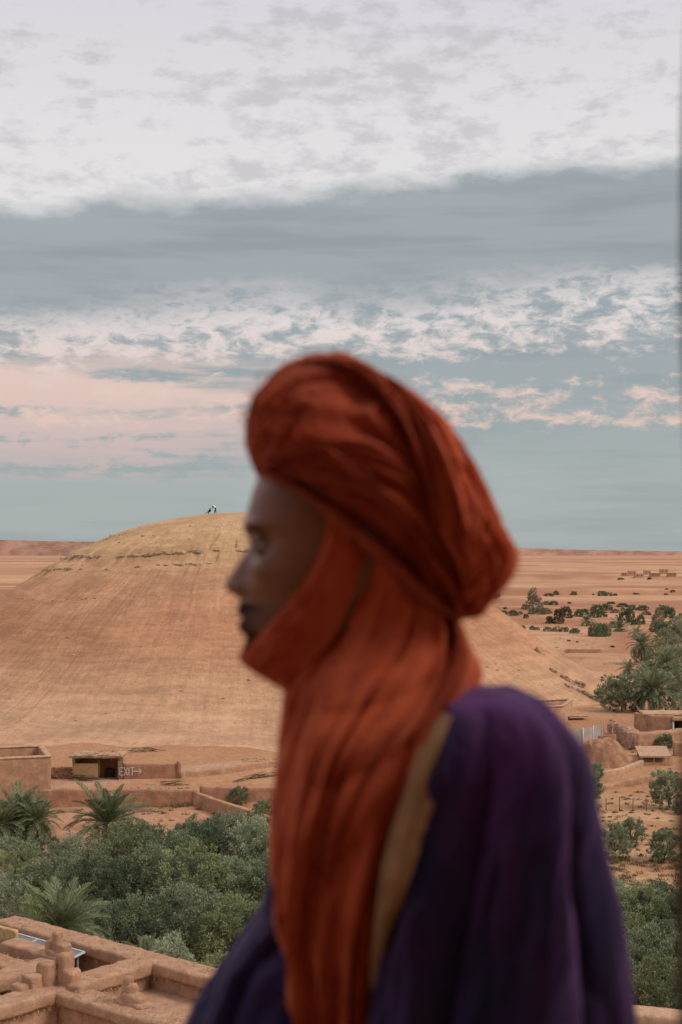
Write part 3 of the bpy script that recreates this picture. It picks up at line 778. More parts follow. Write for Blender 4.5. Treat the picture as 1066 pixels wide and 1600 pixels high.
palm(168, 1288, 112, 4.1, 46, 'young date palm with arching fronds standing above the olive grove, below the exit lettering', dead=3, emin=-20, seed=1)
palm(30, 1278, 121, 3.4, 74, 'bushy low palm in front of the adobe house with parapet', dead=10, emin=-35, seed=2)
palm(58, 1284, 119, 2.6, 44, 'smaller palm growing out of the low palm clump by the adobe house', dead=8, emin=-30, seed=3)
palm(2, 1290, 118, 2.8, 44, 'palm at the outer side of the low palm clump by the adobe house', dead=6, emin=-30, seed=4)
palm(94, 1456, 58, 2.5, 44, 'palm crown rising just behind the rooftop solar panel', dead=6, emin=-15, seed=5)
palm(228, 1500, 50, 1.05, 20, 'small sparse palm rising behind the rooftop corner', dead=7, emin=-10, seed=6)
palm(1019, 1080, 197, 4.1, 60, 'large date palm with thick trunk beside the adobe huts', dead=10, emin=-30, seed=7)
palm(983, 1046, 262, 2.6, 34, 'slender small palm at the edge of the oasis', dead=4, emin=-35, seed=8)
palm(1003, 1008, 315, 4.0, 40, 'palm with brown hanging fronds at the far end of the oasis', dead=16, emin=-30, seed=9)
palm(1042, 1040, 275, 4.4, 40, 'palm among grey-green trees in the middle of the oasis', dead=8, emin=-30, seed=10)
palm(917, 970, 470, 3.6, 30, 'lone small palm among the bushes of the plain', dead=2, emin=-35, seed=11)
palm(968, 982, 440, 4.2, 30, 'dusty palm next to the large round bush on the plain', dead=12, emin=-35, seed=12)
palm(995, 990, 405, 3.0, 26, 'small green palm between the plain and the oasis', dead=3, emin=-30, seed=13)
palm(1058, 1078, 240, 3.8, 36, 'palm behind the low adobe hut by the wooden post', dead=6, emin=-30, seed=14)

# low scrub tufts on the dry field and below the walls
def build_scrub():
    rs = np.random.default_rng(77); C = []; D = []; K = []
    spots = []
    for k in range(150): spots.append((random.uniform(945, 1066), random.uniform(1340, 1420), .32))
    for k in range(160): spots.append((random.uniform(900, 1066), random.uniform(1225, 1350), .22))
    for k in range(150): spots.append((random.uniform(120, 430), random.uniform(1235, 1330), .22))
    for k in range(60): spots.append((random.uniform(200, 330), random.uniform(1254, 1262), .3))
    for k in range(120): spots.append((random.uniform(780, 1066), random.uniform(960, 1100), .4))
    for (px, py, s) in spots:
        g = Gh(px, py); n = 34; s *= random.uniform(.5, 1.3)
        c = np.array(g) + rs.normal(size=(n, 3)) * np.array([s * .7, s * .7, s * .22]) + np.array([0, 0, s * .2])
        d = rs.normal(size=(n, 3)) + np.array([0, 0, 1.2]); d /= np.linalg.norm(d, axis=1)[:, None]
        base = np.array([0.11, 0.105, 0.05]) if random.random() < .55 else np.array([0.27, 0.19, 0.10])
        C.append(c); D.append(d); K.append(base * rs.uniform(.7, 1.3, n)[:, None])
    C = np.concatenate(C); D = np.concatenate(D); K = np.concatenate(K); n = len(C)
    v, f = leaf_quads(C, D, rs.uniform(.15, .35, n), rs.uniform(.03, .07, n), rs)
    o = mk('dry_scrub', v, f, M['leaf'], smooth=False, cols=np.repeat(K, 4, 0)); o['kind'] = 'stuff'
    tag(o, 'low dry scrub tufts scattered over the fields', 'scrub')
build_scrub()

# ------------------------------------------------------------------ buildings and walls
def surf_v(x, y): return np.maximum(H(x, y), hill_z(np.asarray(x, float), np.asarray(y, float))[0])
def surf(x, y): return float(surf_v(x, y))
def Gs(px, py): return march(px, py, surf_v)

def mudwall(name, pts, w, h, material, parent=None, below=0.5, jit=0.05, fr=1.0, seed=0, step=0.4, r=None):
    """wall that follows points on the ground"""
    r = r or min(w * .35, .16)
    prof = rounded(w, -below, h, r, 3)
    v, f = sweep(pts, prof, jit, fr, seed, step)
    return mk(name, v, f, material, parent, True)

def mudblock(name, c, ang, sx, sy, z0, z1, material, parent=None, jit=0.03, fr=2.5, seed=0, r=0.08):
    ux, uy = math.cos(ang), math.sin(ang)
    a = (c[0] - ux * sx / 2, c[1] - uy * sx / 2); b = (c[0] + ux * sx / 2, c[1] + uy * sx / 2)
    prof = rounded(sy, z0, z1, min(r, sy * .45, (z1 - z0) * .45), 4)
    # rounded ends: shrink the first and last rings
    L = sx; n = max(4, int(L / .12)); rows = []
    pr = np.array(prof); cz = (z0 + z1) / 2
    ts = [0, .015, .05] + [.05 + .9 * k / n for k in range(1, n)] + [.95, .985, 1]
    V = []
    for t in ts:
        e = min(t, 1 - t) * L; k = 1.0 if e > r else math.sqrt(max(0, 1 - ((r - e) / r) ** 2))
        sh = r * (1 - k)
        hw = sy / 2
        p = pr.copy(); p[:, 0] *= max(.05, (hw - sh) / hw); p[:, 1] = np.where(p[:, 1] > cz, p[:, 1] - sh * np.clip((p[:, 1] - cz) / (z1 - cz), 0, 1), p[:, 1])
        o = np.array([a[0] + (b[0] - a[0]) * t, a[1] + (b[1] - a[1]) * t])
        V.append(np.stack([o[0] + p[:, 0] * uy, o[1] - p[:, 0] * ux, p[:, 1]], -1))
    V = np.array(V); N, Mm = V.shape[:2]; q = V.reshape(-1, 3)
    for k in range(3):
        q[:, k] += jit * 2 * fbm(q[:, 0] * fr + q[:, 2] * fr * .8 + 31 * k, q[:, 1] * fr - q[:, 2] * fr * .6 + 7 * k, seed + k, 4, .6)
    F = [tuple(int(x) for x in rr) for rr in grid_faces(N, Mm, True)]
    F.append(tuple(range(Mm))[::-1]); F.append(tuple((N - 1) * Mm + jn for jn in range(Mm)))
    return mk(name, q, F, material, parent, True)

# --- the mud rooftop below the terrace
def rooftop():
    KX, KY, UA = -5.86, 30.2, R(-40)
    ux, uy = math.cos(UA), math.sin(UA); vx, vy = -uy, ux
    def UV(u, v): return (KX + u * ux + v * vx, KY + u * uy + v * vy)
    root = empty('mud_house', (*UV(0, 0), float(H(*UV(0, 0)))))
    tag(root, 'flat-roofed mud house with thick straw-flecked parapets and stepped merlons', 'house')
    inv = root.location.copy()
    def fix(o): o.parent = root; o.matrix_parent_inverse = Matrix.Translation(-inv); return o
    zt = 15.0
    fr_pts = []
    segs = [((-5.4, 2.58), (8, 2.58)), ((0, -6), (0, 2.25)), ((0.2, -.1), (8, -.1)), ((-1.5, -6), (-1.5, .85)), ((-5.2, .42), (-1.78, .42)), ((-3.5, 1.28), (-1.5, 1.28)), ((-5.4, -3), (-5.4, 2.3))]
    for k, (a, b) in enumerate(segs):
        A, B = UV(*a), UV(*b)
        lo = 0.5 if k in (0, 1, 2, 6) else 12.4
        v, f = sweep([A, B], rounded(0.44, lo, 14.78, .06, 2), .025, 1.6, 600 + k, .25)
        fix(mk('wall', v, f, M['mud']))
        hw = 0.70 if k < 4 else 0.56
        v, f = sweep([A, B], rounded(hw, 14.72, zt + .012 * k * (1 if k % 2 else -1), .07, 5), .028, 5.0, 620 + k, .06)
        fix(mk('coping', v, f, M['mud']))
        fr_pts.append((A, B, hw))
    # straw poking out from under the copings
    rs = np.random.default_rng(5); C = []; D = []
    for A, B, hw in fr_pts:
        A = np.array(A); B = np.array(B); L = np.linalg.norm(B - A); t = (B - A) / L; nrm = np.array([t[1], -t[0]])
        n = int(L * 38)
        for s in (-1, 1):
            q = rs.uniform(0, L, n); pos = A + t * q[:, None] + nrm * s * (hw / 2 - .03 + rs.uniform(-.02, .03, n))[:, None]
            C.append(np.column_stack([pos, 14.70 + rs.uniform(-.03, .03, n)]))
            d = np.column_stack([nrm[0] * s * .5 + rs.normal(size=n) * .4, nrm[1] * s * .5 + rs.normal(size=n) * .4, -np.abs(rs.normal(size=n)) - .2]); D.append(d / np.linalg.norm(d, axis=1)[:, None])
        q = rs.uniform(0, L, int(L * 110)); n = len(q)   # flecks lying on top
        pos = A + t * q[:, None] + nrm * (rs.uniform(-.5, .5, n) * hw * .9)[:, None]
        C.append(np.column_stack([pos, zt + rs.uniform(-.03, .025, n)])); d = rs.normal(size=(n, 3)) * np.array([1, 1, .35]); D.append(d / np.linalg.norm(d, axis=1)[:, None])
    C = np.concatenate(C); D = np.concatenate(D); n = len(C)
    v, f = leaf_quads(C, D, rs.uniform(.04, .13, n), rs.uniform(.008, .02, n), rs)
    o = fix(mk('straw_fringe', v, f, M['straw'], smooth=False)); o['kind'] = 'stuff'
    # roof floors
    def floor(u0, u1, v0, v1, z, seed):
        n, m = int((u1 - u0) / .12) + 2, int((v1 - v0) / .12) + 2
        U, W = np.meshgrid(np.linspace(u0, u1, n), np.linspace(v0, v1, m), indexing='ij')
        x = KX + U * ux + W * vx; y = KY + U * uy + W * vy
        zz = z + .10 * fbm(x * .9, y * .9, seed, 4) + .04 * fbm(x * 5, y * 5, seed + 1, 3)
        fix(mk('roof', np.stack([x, y, zz], -1).reshape(-1, 3), grid_faces(n, m)[:, ::-1], M['mud']))
    floor(.1, 8, -.05, 2.5, 14.42, 700); floor(-1.45, -.05, -6, .4, 13.3, 702); floor(-1.45, -.05, .4, 2.5, 14.5, 704); floor(-5.3, -1.5, .45, 2.5, 14.15, 706); floor(-5.3, -1.55, -3, .4, 14.2, 708)
    def blk(u, v, su, sv, z1, seed, z0=14.8, r=.10):
        fix(mudblock('merlon_block', UV(u, v), UA, su, sv, z0, z1, M['mud'], None, .045, 4.5, seed, r * .9))
    # stepped corner ornament where the parapets meet
    blk(-.36, -.80, .40, .30, 15.13, 1, r=.07); blk(-.30, -.56, .40, .30, 15.27, 2, r=.07); blk(-.20, -.26, .38, .34, 15.50, 3, r=.10)
    blk(.04, .02, .27, .30, 15.66, 4, r=.11); blk(.26, .03, .34, .34, 15.36, 5, r=.09); blk(.50, .02, .44, .40, 15.12, 6, r=.08)
    blk(-1.58, 1.22, .6, .36, 15.16, 11, r=.07); blk(-1.74, 1.26, .20, .26, 15.56, 12, r=.08); blk(-1.94, 1.28, .26, .30, 15.32, 13, r=.07); blk(-1.50, 1.24, .30, .30, 15.34, 14, r=.08)
    # small pinnacle on the long parapet
    blk(2.14, .10, .84, .36, 15.07, 21, r=.09); blk(2.10, .09, .58, .31, 15.20, 22, r=.10); blk(2.00, .11, .36, .27, 15.37, 24, r=.11); blk(1.96, .10, .22, .22, 15.53, 23, r=.11)
    # drain hole with a wooden spout in the outer face
    mb = MB(); a = UV(1.95, -.25); b = UV(1.95, -.62)
    mb.tube([(a[0], a[1], 14.22), (b[0], b[1], 14.12)], .06, 8); fix(mb.build('water_spout', M['darkwood'], None, True))
    # straw-coloured box on the roof
    e = UV(-5.0, 1.75)
    o = mudblock('reed_screen', e, UA, 2.3, .14, 14.1, 15.12, M['straw'], None, .02, 3, 31, .04)
    tag(o, 'yellow straw-coloured reed screen on the roof beside the solar panel', 'screen')
    # solar panel leaning behind the parapet
    sp = empty('solar_panel', (*UV(-3.15, 1.80), 14.36)); sp.rotation_euler = (0, 0, UA)
    tag(sp, 'blue-grey solar panel in a pale frame lying on the mud roof', 'solar panel')
    Rm = Matrix.Rotation(R(10), 3, 'X')
    def loc(x, y, z): return Rm @ Vector((x, y, z)) + Vector((0, 0, .42))
    for k in range(3):
        mb = MB(); mb.box(loc(-.84 + .84 * k, 0, .02), (.80, .66, .02), rot=Rm); mb.build('pane', M['panel'], sp)
    mb = MB()
    for y in (-.36, .36): mb.box(loc(0, y, .02), (2.58, .04, .045), rot=Rm)
    for x in (-1.27, -.42, .42, 1.27): mb.box(loc(x, 0, .02), (.035, .68, .04), rot=Rm)
    mb.build('frame', M['frame'], sp)
    mb = MB()
    for x in (-1.1, 1.1):
        mb.box((x, .30, .05), (.04, .04, .8)); mb.box((x, -.30, 0), (.04, .04, .7))
    mb.build('stand', M['frame'], sp)
rooftop()

# --- parapet of the neighbouring house at the lower right
def neighbour():
    A = P(800, 1556, 28.6); B = P(1140, 1592, 27.6)
    root = empty('neighbour_house', (A.x, A.y, float(H(A.x, A.y))))
    tag(root, 'smooth pink mud parapet of a house below the olive clump', 'house')
    inv = root.location.copy()
    v, f = sweep([(A.x, A.y, A.z), (B.x, B.y, B.z)], rounded(.62, -.26, 0, .07, 4), .012, 1.6, 800, .15)
    o = mk('coping', v, f, M['mudpale'], root); o.matrix_parent_inverse = Matrix.Translation(-inv)
    v, f = sweep([(A.x, A.y - .0, A.z), (B.x, B.y, B.z)], rounded(.44, -11, -.24, .05, 2), .02, 1.6, 803, .3)
    o = mk('wall', v, f, M['mud'], root); o.matrix_parent_inverse = Matrix.Translation(-inv)
neighbour()

# --- adobe house with roof parapet by the track
def adobe_house():
    C = Gh(79, 1240); fx, fy = -.945, -.325; gx, gy = -.30, .954
    root = empty('adobe_house', C); tag(root, 'plain adobe house with open parapet roof standing beside the reed shed', 'house')
    def pt(f, g): return (fx * f + gx * g, fy * f + gy * g, 0)
    h = 3.55
    for a, b in ((pt(0, 0), pt(12, 0)), (pt(.2, .3), pt(.2, 8)), (pt(0, 8), pt(12, 8))):
        mudwall('wall', [a, b], .5, h, M['mudfar'], root, .6, .05, .9, 820)
        mudwall('coping', [(a[0], a[1], h - .02), (b[0], b[1], h - .02)], .62, .16, M['mudpale'], root, .1, .03, 1.2, 823)
    v = [pt(.2, .2), pt(12, .2), pt(12, 8), pt(.2, 8)]; mk('roof', [(p[0], p[1], h - 1.5) for p in v], [(0, 1, 2, 3)], M['mudfar'], root, False)
    mudwall('stair_block', [pt(4.2, 3.5), pt(11, 3.5)], 2.4, h - .55, M['mudpale'], root, -2.9, .04, 1, 826)
adobe_house()

# --- reed shed, wood pile, rubble wall
def shed():
    a = Gs(113, 1219); b = Gs(187, 1219); Y = (a.y + b.y) / 2; z0 = min(a.z, b.z); W = b.x - a.x
    root = empty('reed_shed', ((a.x + b.x) / 2, Y, z0)); tag(root, 'open-fronted reed shed with flat brushwood roof beside the mud wall', 'shed')
    h = 2.35; D = 2.6
    for x, y in ((-W / 2, 0), (W * .06, 0), (W / 2 - .1, 0), (-W / 2, D), (W / 2 - .1, D)):
        mb = MB(); mb.tube([(x, y, -.5), (x + .03, y, h * .5), (x, y, h)], .07, 7); mb.build('post', M['wood'], root, True)
    mb = MB(); mb.box((0, D + .1, h / 2 - .2), (W, .16, h + .3)); mb.build('back_wall', M['mudred'], root)
    for s, nm in ((-1, 'side_wall'), (1, 'side_wall')):
        mb = MB(); mb.box((s * (W / 2 - .12), D / 2 + .15, h / 2 - .2), (.12, D - .2, h + .25)); mb.build(nm, M['wood'] if s > 0 else M['reed'], root)
    # brushwood roof: slab plus loose stems
    rf = mudblock('roof', (0, D / 2), 0, W + .7, D + .9, h - .02, h + .24, M['thatch'], root, .10, 2.0, 840, .1)
    rs = np.random.default_rng(8); n = 420
    c = np.column_stack([rs.uniform(-W / 2 - .4, W / 2 + .4, n), rs.uniform(-.5, D + .3, n), h + rs.uniform(.0, .36, n)])
    c[:160, 1] = rs.uniform(-.6, -.25, 160)
    d = np.column_stack([rs.normal(size=n), rs.normal(size=n) * .6, rs.normal(size=n) * .16]); d /= np.linalg.norm(d, axis=1)[:, None]
    v, f = leaf_quads(c, d, rs.uniform(.4, 1.1, n), rs.uniform(.03, .07, n), rs)
    o = mk('brushwood', v, f, M['reed'], rf, False); o['kind'] = 'stuff'
    # woven mat half closing the front
    n, m = 24, 16; X, Z = np.meshgrid(np.linspace(-W / 2 + .05, W * .05, n), np.linspace(.35, 1.75, m), indexing='ij')
    Yy = -.12 + .10 * fbm(X * 1.5, Z * 1.5, 850)
    vs = np.concatenate([np.stack([X, Yy, Z], -1).reshape(-1, 3), np.stack([X, Yy + .05, Z], -1).reshape(-1, 3)])
    g = grid_faces(n, m); mk('reed_mat', vs, np.concatenate([g, g[:, ::-1] + n * m]), M['straw'], root)
    mb = MB(); mb.box((W * .22, D - .5, .45), (.9, .7, .9)); mb.build('crate', M['darkwood'], root); 
    pile = empty('wood_pile', (root.location.x - W * .25, Y - .7, surf(root.location.x - W * .25, Y - .7))); tag(pile, 'heap of dry branches in front of the reed shed mat', 'wood pile')
    for k in range(22):
        mb = MB(); x0 = random.uniform(-2.0, .3); L = random.uniform(1.0, 2.2); z = .06 + .028 * k; y = random.uniform(-.4, .25)
        t = random.uniform(-.25, .25)
        mb.tube([(x0, y, z), (x0 + L * .5, y + t * .4, z + random.uniform(0, .15)), (x0 + L, y + t, z + random.uniform(-.03, .08))], [.05, .045, .025], 6)
        mb.build('branch', M['wood'], pile, True)
    # rubble wall between the house and the shed
    A = Gs(80, 1216); B = Gs(110, 1217); items = []
    for k in range(240):
        t = random.random(); row = random.randint(0, 5); s = random.uniform(.12, .24)
        items.append(((A.x + (B.x - A.x) * t, A.y + (B.y - A.y) * t + random.uniform(-.15, .15), min(A.z, B.z) + .1 + row * .2), (s * 1.3, s, s * .8), random.uniform(-.3, .3)))
    rw = merged_rocks('rubble_wall', items, M['rubble']); rw['kind'] = ''; del rw['kind']
    tag(rw, 'dry stone rubble wall between adobe house and reed shed', 'wall')
shed()

# --- mud wall with the painted lettering
def exit_wall():
    a = Gs(189, 1218); b = Gs(279, 1217); Y = (a.y + b.y) / 2 + .4; z0 = min(a.z, b.z)
    root = empty('exit_wall', (a.x, Y, z0)); tag(root, 'low red mud wall painted with white exit lettering and arrow', 'wall')
    W = b.x - a.x; h = 1.62
    o = mudwall('wall', [(0.15, 0), (W * .5, .05), (W, .1)], .45, h, M['mudred'], root, .8, .03, .9, 860)
    mudwall('pier', [(W - .25, .1), (W + .12, .1)], .6, h + .22, M['mudred'], root, .8, .03, .9, 862)
    s = Y / FPX
    x0 = P(186, 1200, Y).x - a.x + .12; zb = P(186, 1210.5, Y).z - z0; H_ = 11.5 * s; y = -.30
    mb = MB()
    def st(x1, z1, x2, z2, w=.062):
        p = Vector((x1, 0, z1)); q = Vector((x2, 0, z2)); d = q - p; L = d.length + w * .6; ang = math.atan2(d.z, d.x)
        c = (p + q) / 2; mb.box((x0 + c.x, y, zb + c.z), (L, .03, w), rot=Matrix.Rotation(-ang, 3, 'Y'))
    e = .36; g = .10; X = 0
    st(X, 0, X, H_); st(X, H_, X + e, H_); st(X, H_ * .5, X + e * .85, H_ * .5); st(X, 0, X + e, 0); X += e + g
    st(X, 0, X + e, H_); st(X, H_, X + e, 0); X += e + g + .03
    st(X, 0, X, H_); X += g + .04
    st(X, H_, X + e * 1.1, H_); st(X + e * .55, 0, X + e * .55, H_); X += e * .6
    z = H_ * .52; E = 34.0 * s
    st(X + .10, z, E, z, .055); st(E - .26, z + .22, E, z, .058); st(E - .26, z - .22, E, z, .058)
    mb.build('lettering', M['white'], root)
exit_wall()

def walls_left():
    def G(l, dz=0): return [tuple(Gs(*p) + Vector((0, 0, dz))) for p in l]
    tag(mudwall('retaining_wall', [(p[0], p[1], .1) for p in G([(60, 1262), (140, 1259), (215, 1257), (262, 1257), (308, 1254)])], .6, 1.55, M['mudred'], None, .5, .12, .7, 870, .3), 'long low red mud retaining wall below the dirt track', 'wall')
    tag(mudwall('curved_wall', G([(303, 1256), (318, 1262), (338, 1270), (362, 1278), (392, 1288), (428, 1300)]), .55, 1.25, M['mudfar'], None, .5, .07, .8, 873, .3, .08), 'curved low mud wall running along the edge of the red field', 'wall')
    tag(mudwall('back_wall', G([(312, 1246), (345, 1247), (380, 1248), (436, 1248)]), .5, 1.1, M['mudred'], None, .5, .06, .8, 876, .3), 'straight red mud wall behind the small green bush', 'wall')
    tag(mudwall('track_wall', G([(282, 1216), (330, 1211), (380, 1204), (436, 1196)]), .5, .7, M['mudfar'], None, .5, .14, .7, 879, .3), 'crumbling earth wall along the foot of the dome hill', 'wall')
    for (px0, py0, px1, py1, n, lb) in ((197, 1176, 246, 1174, 26, 'bundle of dry sticks lying on the hill foot above the exit wall'), (226, 1228, 284, 1227, 14, 'dry branches lying along the dirt track edge'), (362, 1224, 436, 1212, 34, 'pile of dry brushwood above the small green bush')):
        a = Gs(px0, py0); b = Gs(px1, py1); root = empty('stick_bundle', a.lerp(b, .5)); tag(root, lb, 'branches')
        d = b - a; L0 = d.length
        for k in range(n):
            mb = MB(); t = random.uniform(-.5, .35); L = L0 * random.uniform(.2, .5)
            off = Vector((random.uniform(-.1, .1), random.uniform(-.3, .3), .05 + random.uniform(0, .45)))
            p = d * t + off; q = p + d.normalized() * L + Vector((0, random.uniform(-.2, .2), random.uniform(-.25, .25)))
            mb.tube([p, p.lerp(q, .5) + Vector((0, 0, random.uniform(-.03, .06))), q], [.035, .04, .02], 5); mb.build('stick', M['reed'] if k % 2 else M['wood'], root, True)
    items = []
    for k in range(170):
        g = Gs(random.uniform(205, 300), random.uniform(1232, 1240)) if k % 2 else Gs(random.uniform(150, 215), random.uniform(1236, 1246))
        s = random.uniform(.08, .25); items.append((g + Vector((0, 0, s * .3)), (s * 1.2, s, s * .8), random.uniform(0, 6)))
    for k in range(140):
        g = Gs(random.uniform(380, 440), random.uniform(1185, 1200)); s = random.uniform(.08, .2); items.append((g, (s * 1.2, s, s * .8), random.uniform(0, 6)))
    o = merged_rocks('loose_stones', items, M['rubble']); tag(o, 'loose stones along the dirt track', 'stones')
walls_left()

# --- right side: adobe buildings at the foot of the hill
def right_side():
    # kasbah block with roof terrace
    zt = 4.7
    def at(px, py, z):
        d = ray(px, py); t = (z - CAMZ) / d.z; return (d.x * t, d.y * t)
    BR, FR_, FL = at(893, 1091, zt), at(879, 1102, zt), at(800, 1106, zt)
    BL_ = (BR[0] + FL[0] - FR_[0], BR[1] + FL[1] - FR_[1])
    root = empty('kasbah_block', (FR_[0], FR_[1], 0)); tag(root, 'pale adobe block with open roof terrace beside the robed man', 'house')
    rel = lambda p: (p[0] - FR_[0], p[1] - FR_[1], 0)
    for a, b in ((FL, FR_), (FR_, BR), (BR, BL_)):
        mudwall('wall', [rel(a), rel(b)], .45, zt - .1, M['mudpale'], root, .5, .03, 1, 890)
        a2, b2 = rel(a), rel(b); mudwall('coping', [(a2[0], a2[1], zt - .16), (b2[0], b2[1], zt - .16)], .62, .18, M['mudpale'], root, .06, .02, 1, 892)
    mk('roof', [(*rel(p)[:2], zt - 1.0) for p in (FL, FR_, BR, BL_)], [(0, 1, 2, 3)], M['mudfar'], root, False)
    cn = at(905, 1118, 2.9)
    mudblock('awning', (cn[0] - FR_[0] - .6, cn[1] - FR_[1]), 0.05, 3.2, 1.7, 2.78, 2.98, M['mudpale'], root, .03, 1, 895, .06)
    cn = at(884, 1126, 2.2)
    mudblock('porch_roof', (cn[0] - FR_[0] - .6, cn[1] - FR_[1]), 0.12, 3.6, 2.0, 2.0, 2.2, M['thatch'], root, .04, 1, 897, .06)
    for px, l in ((873, .5), (882, .6), (890, -.1)):
        p = at(px, 1126, 2.1); mb = MB(); mb.tube([(p[0] - FR_[0], p[1] - FR_[1] - .6, 2.1), (p[0] - FR_[0] + l, p[1] - FR_[1] - .5, -.4)], .06, 6); mb.build('post', M['wood'], root, True)
    # sheet-metal fence
    pts = [Gs(892, 1168), Gs(911, 1167), Gs(927, 1164), Gs(944, 1158)]
    fe = empty('sheet_fence', pts[0]); tag(fe, 'pale grey sheet metal fence with white posts on the mud mound', 'fence')
    for k in range(3):
        a, b = pts[k] - pts[0], pts[k + 1] - pts[0]; mb = MB(); d = b - a; c = (a + b) / 2
        hgt = 2.1; mb.box((c.x, c.y, c.z + hgt / 2), (d.length - .16, .04, hgt), math.atan2(d.y, d.x)); mb.build('panel', M['metal'], fe)
    for k in (1, 2, 3):
        a = pts[k] - pts[0]; mb = MB(); mb.tube([(a.x, a.y - .08, a.z - .4), (a.x, a.y - .08, a.z + 2.25)], .07, 8); mb.build('post', M['frame'], fe, True)
    # mud mound
    c = Gs(945, 1196); n, m = 46, 70
    rr = np.linspace(0, 1, n)[:, None]; th = np.linspace(0, 2 * math.pi, m, endpoint=False)[None, :]
    x = c.x + rr * 4.5 * np.cos(th); y = c.y + 2.2 + rr * 4.4 * np.sin(th)
    z = c.z - .5 + 2.7 * (1 - ss(rr * (1 + .5 * fbm(np.cos(th) * 1.5, np.sin(th) * 1.5, 901, 3)), .30, .92)) + (1.9 * fbm(x / 2.6, y / 2.6, 900, 5, .6) - .8 * np.abs(fbm(x / 1.0, y / 1.0, 903, 4))) * (1 - ss(rr, .8, 1))
    cc = lerp3((0.33, 0.175, 0.105), (0.42, 0.24, 0.15), ss(fbm(x, y, 905, 4), -.2, .2))
    struct(mk('earth_mound', np.stack([x, y, z], -1).reshape(-1, 3), grid_faces(n, m, True), M['ground'], cols=cc.reshape(-1, 3)))
    top = P(949, 1158, c.y + 3.0)
    o = mudwall('brick_wall', [(top.x - 1.0, c.y + 3, top.z - .5), (top.x + 1.0, c.y + 3.3, top.z - .4)], .35, 1.1, M['mudred'], None, .8, .02, 1, 907, .2, .04); tag(o, 'short red brick wall on top of the mud mound', 'wall')
    for px, y1, lb in ((940, 1124, 'tallest wooden pole above the red brick wall'), (944.5, 1126, 'pole standing close to the tallest pole by the brick wall'), (957.5, 1138, 'short pale pole on the brick wall')):
        b = P(px, 1158, c.y + 3.7); t = P(px - .5, y1, c.y + 3.7); mb = MB(); mb.tube([(b.x, b.y, b.z - 1.6), ((b.x + t.x) / 2 + .02, b.y, (b.z + t.z) / 2), (t.x, t.y, t.z)], [.07, .06, .05], 7); tag(mb.build('wooden_pole', M['thatch'], None, True), lb, 'pole')
    # rocky bank behind
    items = []
    A, B = Gs(957, 1146), Gs(1000, 1172)
    o = mudwall('stony_bank', [tuple(A), tuple(A.lerp(B, .5) + Vector((.4, 0, 0))), tuple(B)], 1.6, 1.5, M['rubble'], None, .8, .5, .9, 911, .2, .4); tag(o, 'dark crumbling earth bank beside the mud mound', 'bank')
    for k in range(150):
        px = random.uniform(955, 1003); py = 1135 + (px - 955) * .55 + random.uniform(-9, 22)
        g = Gs(px, py); s = random.uniform(.06, .24); items.append((g + Vector((0, 0, random.uniform(-.05, .35))), (s * 1.2, s, s), random.uniform(0, 6)))
    o = merged_rocks('rocky_bank', items, M['rubble']); tag(o, 'loose dark stones on the crumbling bank by the mud mound', 'stones')
    # terrace wall behind the shelter
    A, B = Gs(990, 1172), Gs(1075, 1163)
    tag(mudwall('terrace_wall', [tuple(A), tuple(A.lerp(B, .5)), tuple(B)], 1.4, 1.9, M['mudfar'], None, .6, .22, .6, 915, .3, .3), 'eroded mud terrace wall behind the thatched shelter', 'wall')
    # thatched shelter
    a, b = Gs(1003, 1196), Gs(1046, 1196); Y = (a.y + b.y) / 2; W = b.x - a.x; z0 = min(a.z, b.z)
    s = empty('thatched_shelter', ((a.x + b.x) / 2, Y, z0)); tag(s, 'small open shelter with sloping thatched roof on three posts', 'shelter')
    for x in (-W / 2, -.05 * W, W * .46):
        mb = MB(); mb.tube([(x, 0, -.4), (x, 0, 1.1)], .07, 7); mb.build('post', M['thatch'], s, True)
    n, m = 30, 14; X, Yy = np.meshgrid(np.linspace(-W / 2 - .25, W / 2 + .2, n), np.linspace(-.35, 2.3, m), indexing='ij')
    Z = 1.08 + (Yy + .35) * .30 + .07 * fbm(X * 2, Yy * 2, 917); vs = np.concatenate([np.stack([X, Yy, Z], -1).reshape(-1, 3), np.stack([X, Yy, Z - .14], -1).reshape(-1, 3)]); g = grid_faces(n, m)
    rim = []
    per = [i * m for i in range(n)] + [(n - 1) * m + jn for jn in range(1, m)] + [i * m + m - 1 for i in range(n - 2, -1, -1)] + [jn for jn in range(m - 2, 0, -1)]
    for i in range(len(per)): p, q = per[i], per[(i + 1) % len(per)]; rim.append((p, q, q + n * m, p + n * m))
    mk('roof', vs, np.concatenate([g[:, ::-1], g + n * m, np.array(rim)]), M['thatch'], s)
    mb = MB(); mb.box((0, 2.2, .6), (W, .2, 1.9)); mb.build('back_wall', M['mudred'], s)
    mb = MB(); mb.box((0, -.1, .12), (W, .25, .5)); mb.build('low_wall', M['mudfar'], s)
    # low adobe huts with an open door
    a = Gs(1012, 1150); h = 2.5; r = empty('adobe_hut', a); tag(r, 'low adobe hut with dark door opening beneath the large date palm', 'hut')
    mudwall('wall', [(0, 0, 0), (1.5, -.2, 0), (3.0, -.3, 0)], .4, h, M['mudfar'], r, .5, .08, .8, 930)
    mudwall('wall', [(0, 0, 0), (-.6, 4, 0)], .4, h - .1, M['mudfar'], r, .5, .06, .8, 932)
    mudwall('wall', [(5.0, -.5, 0), (9, -.8, 0)], .4, h, M['mudfar'], r, .5, .06, .8, 934)
    mudblock('lintel', (4.6, -.45), -.05, 3.6, 1.2, h - .6, h - .15, M['mudpale'], r, .04, 1, 936, .08)
    mudblock('roof', (4.3, 2.0), -.08, 9.2, 4.4, h - .1, h + .12, M['mudpale'], r, .08, .7, 938, .08)
